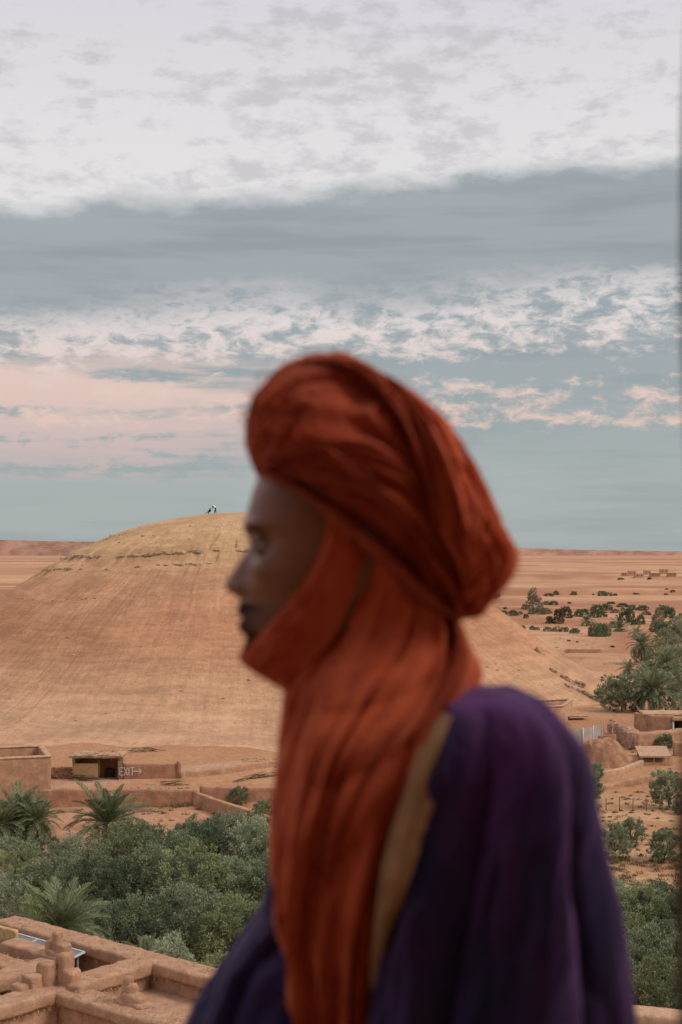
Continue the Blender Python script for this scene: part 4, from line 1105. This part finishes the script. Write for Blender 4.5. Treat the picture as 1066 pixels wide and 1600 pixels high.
    mb = MB(); mb.box((4.0, 1.6, 1.0), (2.4, .2, 2.4)); mb.build('interior_shade', M['darkwood'], r)  # dark board puts the shade of the hut's interior into colour
    mb = MB(); mb.tube([(2.95, -.6, -.3), (2.95, -.6, 1.8)], .10, 8); mb.build('post', M['white'], r, True)
    p = Gs(1004, 1145); mb = MB(); mb.tube([p - Vector((0, 0, .3)), p + Vector((0, 0, 1.2))], .14, 8); tag(mb.build('marker_post', M['white'], None, True), 'short white post beside the adobe hut', 'post')
    # low walls and banks in front
    def G(l): return [tuple(Gs(*p)) for p in l]
    tag(mudwall('field_wall', G([(934, 1214), (955, 1211), (975, 1206), (990, 1200), (1003, 1195)]), .5, .55, M['mudpale'], None, .4, .06, .8, 940, .3), 'pale low wall curving from the mud mound to the shelter', 'wall')
    tag(mudwall('earth_bank', G([(930, 1236), (960, 1229), (995, 1220), (1030, 1214), (1080, 1210)]), 1.0, .5, M['mudfar'], None, .4, .14, .6, 943, .3, .2), 'straight earth bank across the field below the shelter', 'bank')
    tag(mudwall('ruined_wall', G([(1052, 1180), (1085, 1182)]), .6, 1.5, M['mudfar'], None, .4, .10, .8, 946, .3), 'broken mud wall beside the shelter', 'wall')
    # pale wall on the plain
    tag(mudwall('plain_wall', G([(842, 1020), (880, 1020), (943, 1020)]), .8, 1.0, M['mudpale'], None, .5, .10, .4, 950, 1.2), 'long pale low wall on the plain beyond the hill flank', 'wall')
    # wire fence
    f0 = Gs(905, 1266); fe = empty('wire_fence', f0); tag(fe, 'thin wire fence on wooden stakes across the dry field', 'fence')
    pts = []
    for k in range(9):
        g = Gs(905 + k * 21, 1266 + (k % 2)) - f0; pts.append(g); mb = MB(); mb.tube([(g.x, g.y, g.z - .3), (g.x + .03, g.y, g.z + 1.15)], .045, 6); mb.build('stake', M['wood'], fe, True)
    for zz in (.55, 1.0):
        mb = MB(); mb.tube([(g.x, g.y, g.z + zz) for g in pts], .008, 4); mb.build('wire', M['metal'], fe)
    # rock outcrops at the hill flank; the first set stands in for a dark crevice
    for (px, py, w, hh, lb) in ((886, 1062, 2.6, 1.4, 'added rocks standing in for the dark crevice at the flank of the dome hill'), (912, 1084, 3.0, .9, 'low brown outcrop below the crevice rocks at the hill flank'), (932, 1094, 2.4, .7, 'flat brown outcrop nearest the oasis trees')):
        g = Gs(px, py); o = merged_rocks('rock_outcrop', [((random.uniform(-1, 1) * w, random.uniform(-.6, .6), random.uniform(-.5, .3) * hh - .35 * 0), (random.uniform(.3, .8), random.uniform(.3, .7), random.uniform(.25, .5)), random.uniform(0, 6)) for _ in range(26)], M['rubble']); del o['kind']; o.location = g; o.rotation_euler = (0, R(24), R(-20)); tag(o, lb, 'rock')
right_side()

# --- hamlet far out on the plain
def hamlet():
    for k, (px, py, w, h, mt, lb) in enumerate(((988, 899.5, 8, 4.6, 'pink', 'pink house of the far hamlet'), (976, 900, 5, 3.4, 'mudfar', 'small brown house beside the pink house of the far hamlet'), (999, 902, 9, 3.2, 'mudpale', 'wide low pale house of the far hamlet'), (1012, 898, 7, 4.2, 'mudpale', 'tall pale house of the far hamlet'),
                                             (1024, 901, 10, 3.6, 'mudfar', 'long brown house of the far hamlet'), (1038, 897, 8, 5.0, 'mudpale', 'two-storey pale house at the end of the far hamlet'), (1050, 901, 9, 4.0, 'mudfar', 'brown house at the outer end of the far hamlet'))):
        g = Gh(px, py); s = g.y / 1500.0
        e = empty('far_house', g); tag(e, lb, 'house')
        if mt == 'pink' and 'pink' not in M: M['pink'] = m_plain('pink_plaster', (0.58, 0.30, 0.22), .9, .1, 1.0, bmp=0)
        w *= s; h *= s
        mb = MB(); mb.box((0, 2 * s, h / 2 - .3), (w, w * .8, h + .6)); mb.build('wall', M[mt], e)
        mb = MB(); mb.box((0, 2 * s, h + .05), (w * 1.02, w * .82, .35)); mb.build('roof', M['mudpale'], e)
        for q in (-.25, .25):
            mb = MB(); mb.box((q * w, 2 * s - w * .4 - .05, h * .6), (.9 * s, .12, 1.1 * s)); mb.build('window', M['darkwood'], e)
hamlet()

# --- two people on the hilltop
def skin_person(root_name, joints, edges, radii, mats, loc, rz):
    me = bpy.data.meshes.new(root_name); me.from_pydata(joints, edges, []); o = bpy.data.objects.new(root_name, me); COL.objects.link(o)
    md = o.modifiers.new('skin', 'SKIN'); md.use_smooth_shade = True
    for v, r in zip(me.skin_vertices[0].data, radii): v.radius = (r, r)
    me.skin_vertices[0].data[0].use_root = True
    o.modifiers.new('sub', 'SUBSURF').levels = 1; o.modifiers['sub'].render_levels = 1
    me.materials.append(mats); o.location = loc; o.rotation_euler = (0, 0, rz); return o
def hilltop():
    def top(px):
        th = math.atan2((px - 533) / FPX, 1); best = None
        for Y in np.arange(225, 275, .25):
            x = Y * math.tan(th); z = surf(x, Y); s = (z - CAMZ) / Y
            if best is None or s > best[0]: best = (s, x, Y, z)
        return Vector(best[1:])
    m_skin = m_plain('far_skin', (0.12, 0.06, 0.04), .7, .1, 5, bmp=0)
    # bending person: white shirt, dark trousers
    g = top(336.5)
    J = [(0, 0, .86), (-.12, 0, 1.08), (-.34, 0, 1.27), (-.50, 0, 1.33), (-.64, 0, 1.30), (.05, -.10, .82), (.10, -.14, .45), (.16, -.14, .05), (.04, -.14, .02), (.02, .10, .82), (-.10, .14, .45), (-.14, .14, .05), (-.26, .14, .02),
         (-.36, -.19, 1.22), (-.46, -.21, .98), (-.66, -.16, .86), (-.36, .19, 1.22), (-.46, .21, .98), (-.66, .16, .86)]
    E = [(0, 1), (1, 2), (2, 3), (3, 4), (0, 5), (5, 6), (6, 7), (7, 8), (0, 9), (9, 10), (10, 11), (11, 12), (2, 13), (13, 14), (14, 15), (2, 16), (16, 17), (17, 18)]
    rd = [.16, .16, .16, .07, .12, .11, .085, .05, .04, .11, .085, .05, .04, .075, .055, .04, .075, .055, .04]
    o = skin_person('person', J, E, rd, M['black'], g + Vector((0, 0, -.02)), 0); tag(o, 'person in white shirt and dark trousers bending down on the hilltop', 'person')
    mb = MB(); mb.tube([(.0, 0, .96), (-.12, 0, 1.1), (-.34, 0, 1.29), (-.46, 0, 1.34)], [.195, .205, .20, .12], 12); mb.build('shirt', M['shirt'], o, True)
    g = top(328.5)
    J = [(0, 0, .38), (.05, 0, .62), (.02, 0, .86), (-.02, 0, .95), (-.06, 0, 1.05), (-.05, -.1, .36), (-.38, -.13, .48), (-.28, -.13, .06), (-.42, -.13, .02), (-.05, .1, .36), (-.36, .13, .5), (-.26, .13, .06), (-.40, .13, .02), (.0, -.18, .8), (-.2, -.22, .6), (-.42, -.16, .62), (.0, .18, .8), (-.2, .22, .6), (-.42, .16, .62)]
    o = skin_person('person', J, E, rd, M['black'], g + Vector((0, 0, -.02)), 0); tag(o, 'crouching person in dark clothes on the hilltop beside a pole', 'person')
    a = top(321) + Vector((0, 0, .12)); b = top(328) + Vector((0, -.2, .55)); mb = MB(); mb.tube([a, a.lerp(b, .5), b], .05, 6); tag(mb.build('pole', M['darkwood'], None, True), 'thin dark pole slanting on the hilltop beside the crouching person', 'pole')
hilltop()

# ------------------------------------------------------------------ the man in the turban, and the terrace he sits on
DM = 1.65
def m_cloth(name, c1, c2, sheen=0.4, sc=14.0, rough=0.85, streak=(1, 1, 1), stint=None, lo=.32, hi=.68):
    m, T, b = mat(name)
    p = T.vmath('MULTIPLY', obj_pos(T), streak)
    n1 = T.noise(p, sc, 5, 0.6); n2 = T.noise(p, sc * 14, 3, 0.6)
    c = T.mix(T.sstep(n1, lo, hi), c1, c2)
    T.put(b.inputs['Base Color'], c); b.inputs['Roughness'].default_value = rough
    b.inputs['Sheen Weight'].default_value = sheen; b.inputs['Sheen Roughness'].default_value = .5
    if stint: b.inputs['Sheen Tint'].default_value = (*stint, 1)
    bump(T, b, T.add(n2, T.mul(n1, 2.0)), .5, .003)
    return m
M['turban'] = m_cloth('turban_cloth', (0.26, 0.036, 0.017), (0.41, 0.068, 0.027), .35, 22, .9, stint=(1, .5, .3))
M['scarf'] = m_cloth('scarf_and_lit_wrap', (0.38, 0.057, 0.024), (0.56, 0.115, 0.045), .38, 16, .9, stint=(1, .5, .3))
M['robe'] = m_cloth('robe_cloth', (0.009, 0.008, 0.034), (0.066, 0.016, 0.080), .42, 7, .75, (1, 1, .35), (.60, .30, .85), .40, .70)
M['robe_front'] = m_cloth('robe_front_cloth', (0.008, 0.008, 0.034), (0.026, 0.012, 0.062), .3, 7, .75, (1, 1, .35), (.5, .35, .8), .42, .74)
M['trim'] = m_cloth('trim_cloth', (0.32, 0.17, 0.075), (0.42, 0.24, 0.11), .2, 30, .9)

def catmull(S, n):
    S = np.array(S, float); N = len(S); out = []
    for t in np.linspace(0, N - 1 - 1e-6, n):
        i = int(t); f = t - i
        p0, p1, p2, p3 = S[max(i - 1, 0)], S[i], S[min(i + 1, N - 1)], S[min(i + 2, N - 1)]
        out.append(.5 * ((2 * p1) + (-p0 + p2) * f + (2 * p0 - 5 * p1 + 4 * p2 - p3) * f * f + (-p0 + 3 * p1 - 3 * p2 + p3) * f ** 3))
    return np.array(out)

def loft(name, S, material, parent, amp=.005, npl=9, seed=0, ns=150, nr=160, ex=2.4, warp=.5, twist=0.0, ampfun=None, fold=None, lump=.006, fine=1.0):
    """draped cloth volume. S: sections (ax,ay,bx,by,half depth,depth offset): the two ends of each section seen from
    the side (in sighting units at the man's distance) and its depth; pleats run along the length"""
    S = catmull([s if len(s) == 6 else (*s, 0.0) for s in S], ns)
    ph = np.linspace(0, 2 * math.pi, nr, endpoint=False); V = np.zeros((ns, nr, 3))
    cu = np.sign(np.cos(ph)) * np.abs(np.cos(ph)) ** (2 / ex); su = np.sign(np.sin(ph)) * np.abs(np.sin(ph)) ** (2 / ex)
    rs = np.random.default_rng(seed); ks = [(npl * k, rs.uniform(0, 6.28), w) for k, w in ((1, .9), (1.7, .7), (2.9, .5 * fine), (5.3, .28 * fine), (.5, .6))]
    for i in range(ns):
        ax, ay, bx, by, d, c = S[i]; s = i / (ns - 1)
        A = np.array(P(ax, ay, DM + c)); B = np.array(P(bx, by, DM + c)); mid = (A + B) / 2; h = (B - A) / 2
        ring = mid + cu[:, None] * h + su[:, None] * np.array([0, d, 0])
        wv = ph + warp * (fbm(np.cos(ph) * 1.3 + s * 2.2, np.sin(ph) * 1.3 + 5, seed, 3)) * 2 + twist * s
        a = np.zeros(nr)
        for f, p0, w in ks: a += w * (np.abs(np.sin(wv * f / 2 + p0 + 1.2 * float(fbm(s * 2.5, f, seed + 3, 3)))) ** .75 - .86)
        a = amp * a * (1.0 + .8 * fbm(np.cos(ph) * 2 + s * 3, np.sin(ph) * 2 - s, seed + 9, 3))
        if ampfun: a = a * ampfun(s)
        a = a + lump * 2 * fbm(np.cos(ph) * 1.6 + s * 4 + 11, np.sin(ph) * 1.6 + 3 + s * 2, seed + 21, 4, .6)
        if fold is not None: a = a + fold(s, ph)
        nr_ = cu[:, None] * h / (np.linalg.norm(h) + 1e-6) + su[:, None] * np.array([0, 1, 0]); nr_ /= np.linalg.norm(nr_, axis=1)[:, None] + 1e-6
        V[i] = ring + nr_ * a[:, None]
    F = [tuple(int(x) for x in r) for r in grid_faces(ns, nr, True)]
    F.append(tuple(range(nr))[::-1]); F.append(tuple((ns - 1) * nr + k for k in range(nr)))
    return mk(name, V.reshape(-1, 3), F, material, parent, True)

def man():
    # ---- body: head, neck and trunk as one surface of rings
    py = np.concatenate([np.linspace(684, 1062, 260), np.linspace(1066, 1820, 60)])
    prof = np.array([(684, 500), (690, 470), (705, 432), (725, 412), (745, 403), (770, 394), (795, 387), (815, 382), (828, 381), (840, 387), (850, 390), (862, 384), (878, 373), (895, 362), (907, 354), (915, 351), (923, 355), (930, 366), (936, 375), (944, 374), (952, 371), (959, 371), (965, 380), (970, 376), (978, 372), (986, 376), (994, 385), (1002, 384), (1012, 379), (1022, 378), (1034, 386), (1046, 402), (1062, 450), (1090, 470), (1140, 490), (1250, 500), (1820, 500)], float)
    basep = np.array([(684, 500), (690, 470), (705, 432), (725, 412), (745, 403), (770, 394), (795, 388), (815, 386), (840, 393), (870, 394), (900, 393), (925, 386), (940, 384), (965, 386), (985, 388), (1000, 388), (1022, 382), (1034, 388), (1046, 404), (1062, 450), (1090, 470), (1140, 490), (1250, 500), (1820, 500)], float)
    back = np.array([(684, 540), (690, 575), (705, 605), (725, 628), (770, 652), (850, 655), (920, 640), (980, 622), (1062, 640), (1090, 700), (1140, 780), (1250, 830), (1820, 860)], float)
    side = np.array([(684, .012), (690, .035), (705, .053), (725, .065), (770, .0735), (820, .0745), (860, .0725), (900, .068), (950, .061), (990, .053), (1020, .042), (1040, .046), (1062, .055), (1090, .075), (1140, .09), (1250, .09), (1820, .09)], float)
    nw = np.array([(684, .02), (840, .011), (862, .0115), (895, .0135), (915, .0165), (926, .017), (936, .013), (952, .022), (970, .024), (985, .02), (1012, .02), (1820, .03)], float)
    nr = 200; ph = np.linspace(-math.pi, math.pi, nr, endpoint=False); V = []; C = []
    skin = np.array([0.255, 0.104, 0.054]); lip = np.array([0.045, 0.018, 0.015]); beard = np.array([0.030, 0.019, 0.015])
    for y in py:
        f = np.interp(y, prof[:, 0], prof[:, 1]); fb = np.interp(y, basep[:, 0], basep[:, 1]); bk = np.interp(y, back[:, 0], back[:, 1]); sd_ = np.interp(y, side[:, 0], side[:, 1]); w_ = np.interp(y, nw[:, 0], nw[:, 1])
        s = DM / FPX
        cx = np.interp(y, [684, 1062, 1140, 1820], [522, 545, 610, 640])
        X = np.where(np.cos(ph) > 0, -(cx - fb) * np.abs(np.cos(ph)) ** .86, (bk - cx) * np.abs(np.cos(ph)) ** .95) * s
        Y = np.sin(ph); Y = np.sign(Y) * np.abs(Y) ** .86 * sd_
        front = np.cos(ph) > 0
        X = X - np.where(front, (fb - f) * s * np.exp(-(Y / w_) ** 2), 0)
        # nostril wings
        X = X - np.where(front, .006 * np.exp(-((np.abs(Y) - .013) / .006) ** 2) * math.exp(-((y - 918) / 9) ** 2), 0)
        # eye sockets, brow ridge, cheekbones
        ey = math.exp(-((y - 851) / 17) ** 2); X = X + np.where(front, .0155 * ey * np.exp(-((np.abs(Y) - .031) / .017) ** 2), 0)
        X = X - np.where(front, .0065 * math.exp(-((y - 822) / 9) ** 2) * np.exp(-((np.abs(Y) - .030) / .022) ** 2), 0)
        ck = math.exp(-((y - 890) / 24) ** 2); X = X - np.where(front, .010 * ck * np.exp(-((np.abs(Y) - .046) / .018) ** 2), 0)
        X = X + np.where(front, .005 * math.exp(-((y - 940) / 22) ** 2) * np.exp(-((np.abs(Y) - .042) / .014) ** 2), 0)
        p0 = P(cx, y, DM)
        V.append(np.stack([p0.x + X, DM + Y, np.full(nr, p0.z)], -1))
        c = np.tile(skin, (nr, 1))
        k = np.where(front, np.exp(-(Y / .026) ** 4), 0) * float(ss(y, 953, 958) * (1 - ss(y, 984, 990))) * .8; c = c * (1 - k[:, None]) + lip * k[:, None]
        k = np.where(front, np.exp(-(Y / .033) ** 4), 0) * float(ss(y, 936, 944) * (1 - ss(y, 952, 957))) * 1.0 + np.where(front, np.exp(-(Y / .06) ** 4), 0) * float(ss(y, 984, 990)) * (y < 1062)
        k = np.clip(k, 0, 1); c = c * (1 - k[:, None]) + beard * k[:, None]
        k = np.where(front, np.exp(-((np.abs(Y) - .032) / .021) ** 4) * math.exp(-((y - 827) / 7.5) ** 2), 0); c = c * (1 - .95 * k[:, None]) + beard * .95 * k[:, None]
        k = np.where(front, np.exp(-((np.abs(Y) - .030) / .019) ** 4) * math.exp(-((y - 853) / 9) ** 2), 0); c = c * (1 - .7 * k[:, None]) + beard * .7 * k[:, None]
        k = np.where(front, np.exp(-(Y / .050) ** 6), 0) * float(ss(y, 934, 948)) * float(y < 1062) * np.clip(.55 + .9 * fbm(np.full(nr, y * .35), Y * 900, 5, 3), 0, .8); c = c * (1 - k[:, None]) + beard * k[:, None]
        C.append(c)
    V = np.array(V); n = len(py)
    F = [tuple(int(x) for x in r)[::-1] for r in grid_faces(n, nr, True)]; F.append(tuple(range(nr))); F.append(tuple((n - 1) * nr + k for k in range(nr))[::-1])
    m, T, b = mat('dark_skin'); at = T.n.new('ShaderNodeAttribute'); at.attribute_name = 'col'
    nz = T.noise(obj_pos(T), 60, 5, .6); T.put(b.inputs['Base Color'], T.mix(T.sstep(nz, .3, .7), T.mix(1.0, at.outputs[0], (.85, .82, .8), 'MULTIPLY'), at.outputs[0]))
    rr_, gg_, bb_ = T.sep(at.outputs['Vector']); T.put(b.inputs['Roughness'], T.sstep(rr_, .04, .18, .8, .32)); T.put(b.inputs['Specular IOR Level'], T.sstep(rr_, .04, .15, .06, .5)); bump(T, b, T.noise(obj_pos(T), 400, 3, .6), .25, .002)
    body = mk('person', V.reshape(-1, 3), F, m, None, True, np.array(C).reshape(-1, 3))
    tag(body, 'man in profile with orange-red turban and scarf and dark purple robe', 'person')
    # eyes
    me_ = m_plain('eye_white', (0.42, 0.38, 0.34), .25, .05, 10, bmp=0); mi = m_plain('iris', (0.02, 0.012, 0.008), .15, .05, 10, bmp=0)
    for sgn in (-1, 1):
        c = P(416, 852, DM); c = Vector((c.x, DM + sgn * .031, c.z))
        def ball(rad, off, nm, mt, par, sc=(1, 1, 1)):
            bm = bmesh.new(); bmesh.ops.create_uvsphere(bm, u_segments=24, v_segments=16, radius=rad)
            for v in bm.verts: v.co = Vector((v.co.x * sc[0], v.co.y * sc[1], v.co.z * sc[2])) + c + off
            me = bpy.data.meshes.new(nm); bm.to_mesh(me); bm.free(); me.materials.append(mt)
            for p_ in me.polygons: p_.use_smooth = True
            o = bpy.data.objects.new(nm, me); COL.objects.link(o); o.parent = par; return o
        e = ball(.0118, Vector((0, 0, 0)), 'eyeball', me_, body); ball(.0062, Vector((-.0075, sgn * .001, 0)), 'iris', mi, e)
        # upper and lower lids as curved strips
        for nm, a0, a1 in (('upper_eyelid', 12, 80), ('lower_eyelid', -60, -20)):
            vs = []; na, nb = 8, 16
            for ia in range(na):
                el = R(a0 + (a1 - a0) * ia / (na - 1))
                for ib in range(nb):
                    az = R(-75 + 150 * ib / (nb - 1)); rr = .0134
                    vs.append(c + Vector((-rr * math.cos(el) * math.cos(az), rr * math.cos(el) * math.sin(az), rr * math.sin(el))))
            o = mk(nm, vs, grid_faces(na, nb), m, body, True, np.tile(skin * .8, (na * nb, 1)))
            sm = o.modifiers.new('thick', 'SOLIDIFY'); sm.thickness = .0012
    # ---- turban
    tb = loft('turban', [(384, 694, 402, 744, .045), (386, 655, 424, 756, .082), (402, 612, 452, 772, .103), (442, 576, 492, 798, .116), (500, 557, 533, 830, .122), (556, 570, 577, 862, .124), (612, 615, 617, 902, .118), (662, 700, 653, 936, .105), (706, 800, 694, 960, .085), (736, 880, 734, 968, .045)],
              M['turban'], body, .010, 13, 1, 190, 220, 2.2, .7, .35, lambda s: min(1, .35 + s * 3) * (1 if s < .9 else .6))
    loft('back_wrap', [(546, 566, 600, 586, .030), (580, 600, 652, 622, .078), (606, 660, 702, 668, .112), (626, 720, 738, 722, .126), (640, 780, 768, 785, .130), (652, 840, 792, 838, .124), (670, 892, 806, 866, .108), (692, 932, 796, 902, .088), (708, 956, 772, 932, .06), (724, 968, 750, 962, .028)],
         M['scarf'], tb, .013, 14, 2, 190, 240, 2.3, .55, 0, lambda s: min(1, .25 + s * 2.2))  # same cloth as turban; light on its back is put into this brighter colour
    loft('front_fold', [(398, 728, 408, 752, .050), (418, 734, 436, 764, .080), (462, 752, 476, 788, .098), (520, 788, 524, 828, .110), (578, 832, 574, 872, .114), (630, 880, 618, 914, .106), (680, 930, 664, 952, .088), (722, 958, 712, 972, .055)],
         M['turban'], tb, .006, 11, 3, 120, 150, 2.2, .5, .4)
    loft('crown_fold', [(452, 592, 476, 562, .050), (500, 598, 528, 556, .078), (556, 618, 580, 574, .100), (604, 672, 630, 632, .116), (646, 752, 668, 724, .118), (684, 840, 700, 814, .104), (710, 910, 722, 890, .07)],
         M['turban'], tb, .008, 11, 4, 130, 150, 2.0, .5, .5)
    loft('side_fold', [(404, 700, 398, 660, .084), (446, 712, 440, 650, .106), (500, 740, 506, 672, .122), (560, 786, 574, 724, .130), (614, 840, 632, 790, .124), (664, 900, 676, 866, .106), (704, 944, 708, 926, .08)],
         M['turban'], tb, .007, 11, 5, 130, 150, 2.0, .5, .3)
    # ---- scarf: band under the chin, drape round the neck, hanging end
    sc = loft('scarf', [(556, 846, 690, 930, .076), (540, 915, 708, 968, .080), (508, 985, 726, 1000, .086), (450, 1058, 750, 1040, .105, -.005), (432, 1120, 738, 1084, .122, -.01), (424, 1180, 704, 1134, .134, -.015), (421, 1240, 678, 1190, .138, -.02), (420, 1310, 650, 1260, .136, -.02), (423, 1380, 626, 1340, .130, -.02), (432, 1450, 604, 1440, .118, -.02), (450, 1530, 596, 1530, .11, -.02), (466, 1650, 580, 1650, .10, -.02)],
              M['scarf'], body, .013, 11, 6, 230, 260, 2.5, .7, .5, lambda s: min(1.5, .45 + s * 2), lambda s, ph: .020 * (np.abs(np.sin(2.5 * ph + .6 + 1.2 * s)) ** .7 - .8) * float(ss(s, .35, .7)) + .010 * (np.abs(np.sin(math.pi * (s * 6 + .9 * np.cos(ph) ** 2 + .5 * np.cos(ph)))) ** .8 - .7) * float(ss(s, .22, .4) * (1 - ss(s, .66, .85))) * (np.sin(ph) < 0) * np.sin(ph) ** 2, .010, .45)
    loft('chin_band', [(500, 796, 584, 838, .082), (494, 850, 574, 890, .0845), (466, 905, 562, 945, .083), (430, 956, 545, 992, .076), (398, 996, 524, 1034, .066), (378, 1016, 500, 1062, .057), (378, 1034, 476, 1076, .047), (408, 1054, 452, 1080, .03)],
         M['scarf'], sc, .006, 9, 7, 130, 170, 2.9, .5, .3)
    loft('shoulder_fold', [(700, 962, 724, 978, .05, -.02), (700, 1010, 742, 1030, .075, -.04), (676, 1070, 736, 1062, .085, -.06), (640, 1140, 706, 1116, .07, -.085), (606, 1220, 668, 1200, .055, -.10), (574, 1310, 624, 1300, .045, -.105), (552, 1400, 598, 1400, .040, -.10), (540, 1520, 584, 1520, .035, -.095), (536, 1650, 574, 1650, .03, -.09)],
         M['scarf'], sc, .005, 6, 9, 150, 120, 2.2, .5, .4)
    rs = np.random.default_rng(3)
    for ob, cnt in ((tb, 1500), ([o for o in tb.children if o.name.startswith('back_wrap')][0], 2600), (sc, 1600)):
        me = ob.data; nv = len(me.vertices); co = np.zeros(nv * 3); no = np.zeros(nv * 3); me.vertices.foreach_get('co', co); me.vertex_normals.foreach_get('vector', no)
        co = co.reshape(-1, 3); no = no.reshape(-1, 3); ix = rs.integers(int(nv * .12), int(nv * .96), cnt)
        d = no[ix] * .8 + rs.normal(size=(cnt, 3)) * .7; d /= np.linalg.norm(d, axis=1)[:, None]; L = rs.uniform(.008, .026, cnt)
        v, f = leaf_quads(co[ix] + d * L[:, None] * .45, d, L, np.full(cnt, .0011), rs)
        o = mk('loose_threads', v, f, M['scarf'], ob, False); o['kind'] = 'stuff'
    # ---- robe: trunk and lap, sleeves; trim along the opening
    def rf(s, ph): return .010 * np.sin(3 * ph + 4 * s) * (0.3 + s)
    robe = loft('robe', [(600, 1086, 740, 1070, .08, .05), (500, 1124, 815, 1100, .12, .06), (450, 1190, 858, 1170, .135, .07), (432, 1260, 880, 1250, .135, .07), (420, 1340, 895, 1340, .135, .07), (405, 1400, 905, 1410, .14, .07), (378, 1446, 912, 1450, .14, .07), (352, 1488, 920, 1490, .15, .06), (324, 1560, 935, 1570, .16, .05), (285, 1640, 950, 1650, .20, .03), (240, 1740, 965, 1740, .28, 0), (225, 1835, 975, 1835, .32, 0)],
                M['robe_front'], body, .013, 7, 11, 180, 240, 2.6, .6, .3, None, rf, .012, .25)
    def sf(s, ph): return .034 * (np.abs(np.sin(2.5 * ph + 1.1 + 1.3 * s)) - .5) * min(1, .2 + 1.6 * s)
    loft('sleeve', [(700, 1084, 792, 1070, .035, -.085), (684, 1100, 836, 1092, .075, -.105), (676, 1138, 872, 1126, .096, -.118), (668, 1190, 896, 1178, .108, -.122), (660, 1250, 908, 1240, .112, -.124), (644, 1320, 920, 1310, .114, -.124), (624, 1400, 938, 1396, .116, -.122), (604, 1480, 956, 1478, .116, -.12), (588, 1560, 970, 1560, .118, -.12), (570, 1650, 980, 1650, .12, -.12), (540, 1780, 990, 1780, .12, -.12)],
         M['robe'], robe, .016, 6, 12, 180, 240, 2.3, .6, .3, lambda s: min(1, .25 + 2 * s), sf, .010, .25)
    loft('sleeve', [(690, 1086, 800, 1074, .05, .12), (670, 1140, 850, 1126, .09, .15), (640, 1250, 880, 1240, .11, .16), (600, 1400, 900, 1396, .11, .16), (520, 1560, 930, 1560, .12, .16), (460, 1780, 960, 1780, .12, .16)],
         M['robe'], robe, .01, 9, 13, 100, 140, 2.3, .6, .3)
    loft('forearm_sleeve', [(470, 1330, 560, 1330, .05, .13), (418, 1400, 540, 1440, .07, .13), (360, 1478, 500, 1560, .08, .12), (310, 1560, 470, 1660, .085, .10), (270, 1650, 440, 1760, .085, .08), (250, 1740, 420, 1820, .08, .06)],
         M['robe_front'], robe, .007, 8, 14, 110, 140, 2.2, .6, .4)
    loft('trim', [(690, 1112, 720, 1120, .030, -.150), (660, 1165, 706, 1176, .040, -.160), (638, 1230, 688, 1242, .042, -.165), (614, 1300, 664, 1312, .042, -.165), (596, 1370, 644, 1382, .042, -.165), (588, 1425, 616, 1436, .032, -.155), (584, 1480, 600, 1490, .022, -.135), (578, 1540, 588, 1545, .012, -.115)],
         M['trim'], robe, .003, 6, 15, 110, 80, 2.4, .4, .2)
man()

def terrace():
    seat = P(533, 1825, DM).z
    root = empty('terrace_wall', (0, 1.85, seat - 1)); tag(root, 'broad mud wall of the terrace on which the robed man sits', 'wall')
    inv = root.location.copy()
    v, f = sweep([(-3.0, 1.72), (3.2, 1.72)], rounded(.80, seat - 12, seat, .06, 3), .012, 2, 980, .2)
    o = mk('wall', v, f, M['mud'], root); o.matrix_parent_inverse = Matrix.Translation(-inv)
    fl = seat - .62
    struct(mk('terrace_floor', [(-3, -3, fl), (3.2, -3, fl), (3.2, 1.4, fl), (-3, 1.4, fl), (-3, -3, fl - 8), (3.2, -3, fl - 8), (3.2, 1.4, fl - 8), (-3, 1.4, fl - 8)], [(0, 1, 2, 3), (0, 4, 5, 1), (1, 5, 6, 2), (0, 3, 7, 4), (2, 6, 7, 3)], M['mud'], None, False))
    lg = empty('shade_roof', (0, -1, fl)); tag(lg, 'unseen mud roof and back wall added around the viewpoint to shade the robed man', 'shade_roof')  # unseen roof and back wall, added to shade the man's near side
    def bx(nm, c, s, mt): mb = MB(); mb.box((c[0], c[1] + 1, c[2] - fl), s); mb.build(nm, mt, lg)
    zr = CAMZ + .95
    bx('roof', (-.4, -1.1, zr + .15), (5.2, 4.3, .3), M['mud']); bx('back_wall', (-.4, -3.1, (zr + fl) / 2), (5.2, .3, zr - fl), M['mud'])
    bx('beam', (-.4, .93, zr - .06), (5.0, .14, .12), M['darkwood'])
    # wooden post by the viewpoint
    Yp = .95; b = P(1069, 1600, Yp); t = P(1074, 400, Yp); d = (t - b).normalized()
    mb = MB(); w = .055; n = 12
    pts = [b + d * (k - 2) * .12 + Vector((w + .006 * math.sin(k * 1.7), 0, 0)) for k in range(13)]
    pts = [q for q in pts if q.z < zr - .13] + [b + d * ((zr - .12 - b.z) / d.z) + Vector((w, 0, 0))]
    k0 = (pts[0].z - fl) / d.z; pts.insert(0, pts[0] - d * k0)
    mb.tube(pts, [w * (1 + .04 * math.sin(k * 2.3)) for k in range(len(pts))], 14)
    tag(mb.build('wooden_post', M['darkwood'], None, True), 'dark wooden post close by at the very edge of the view', 'post')
terrace()
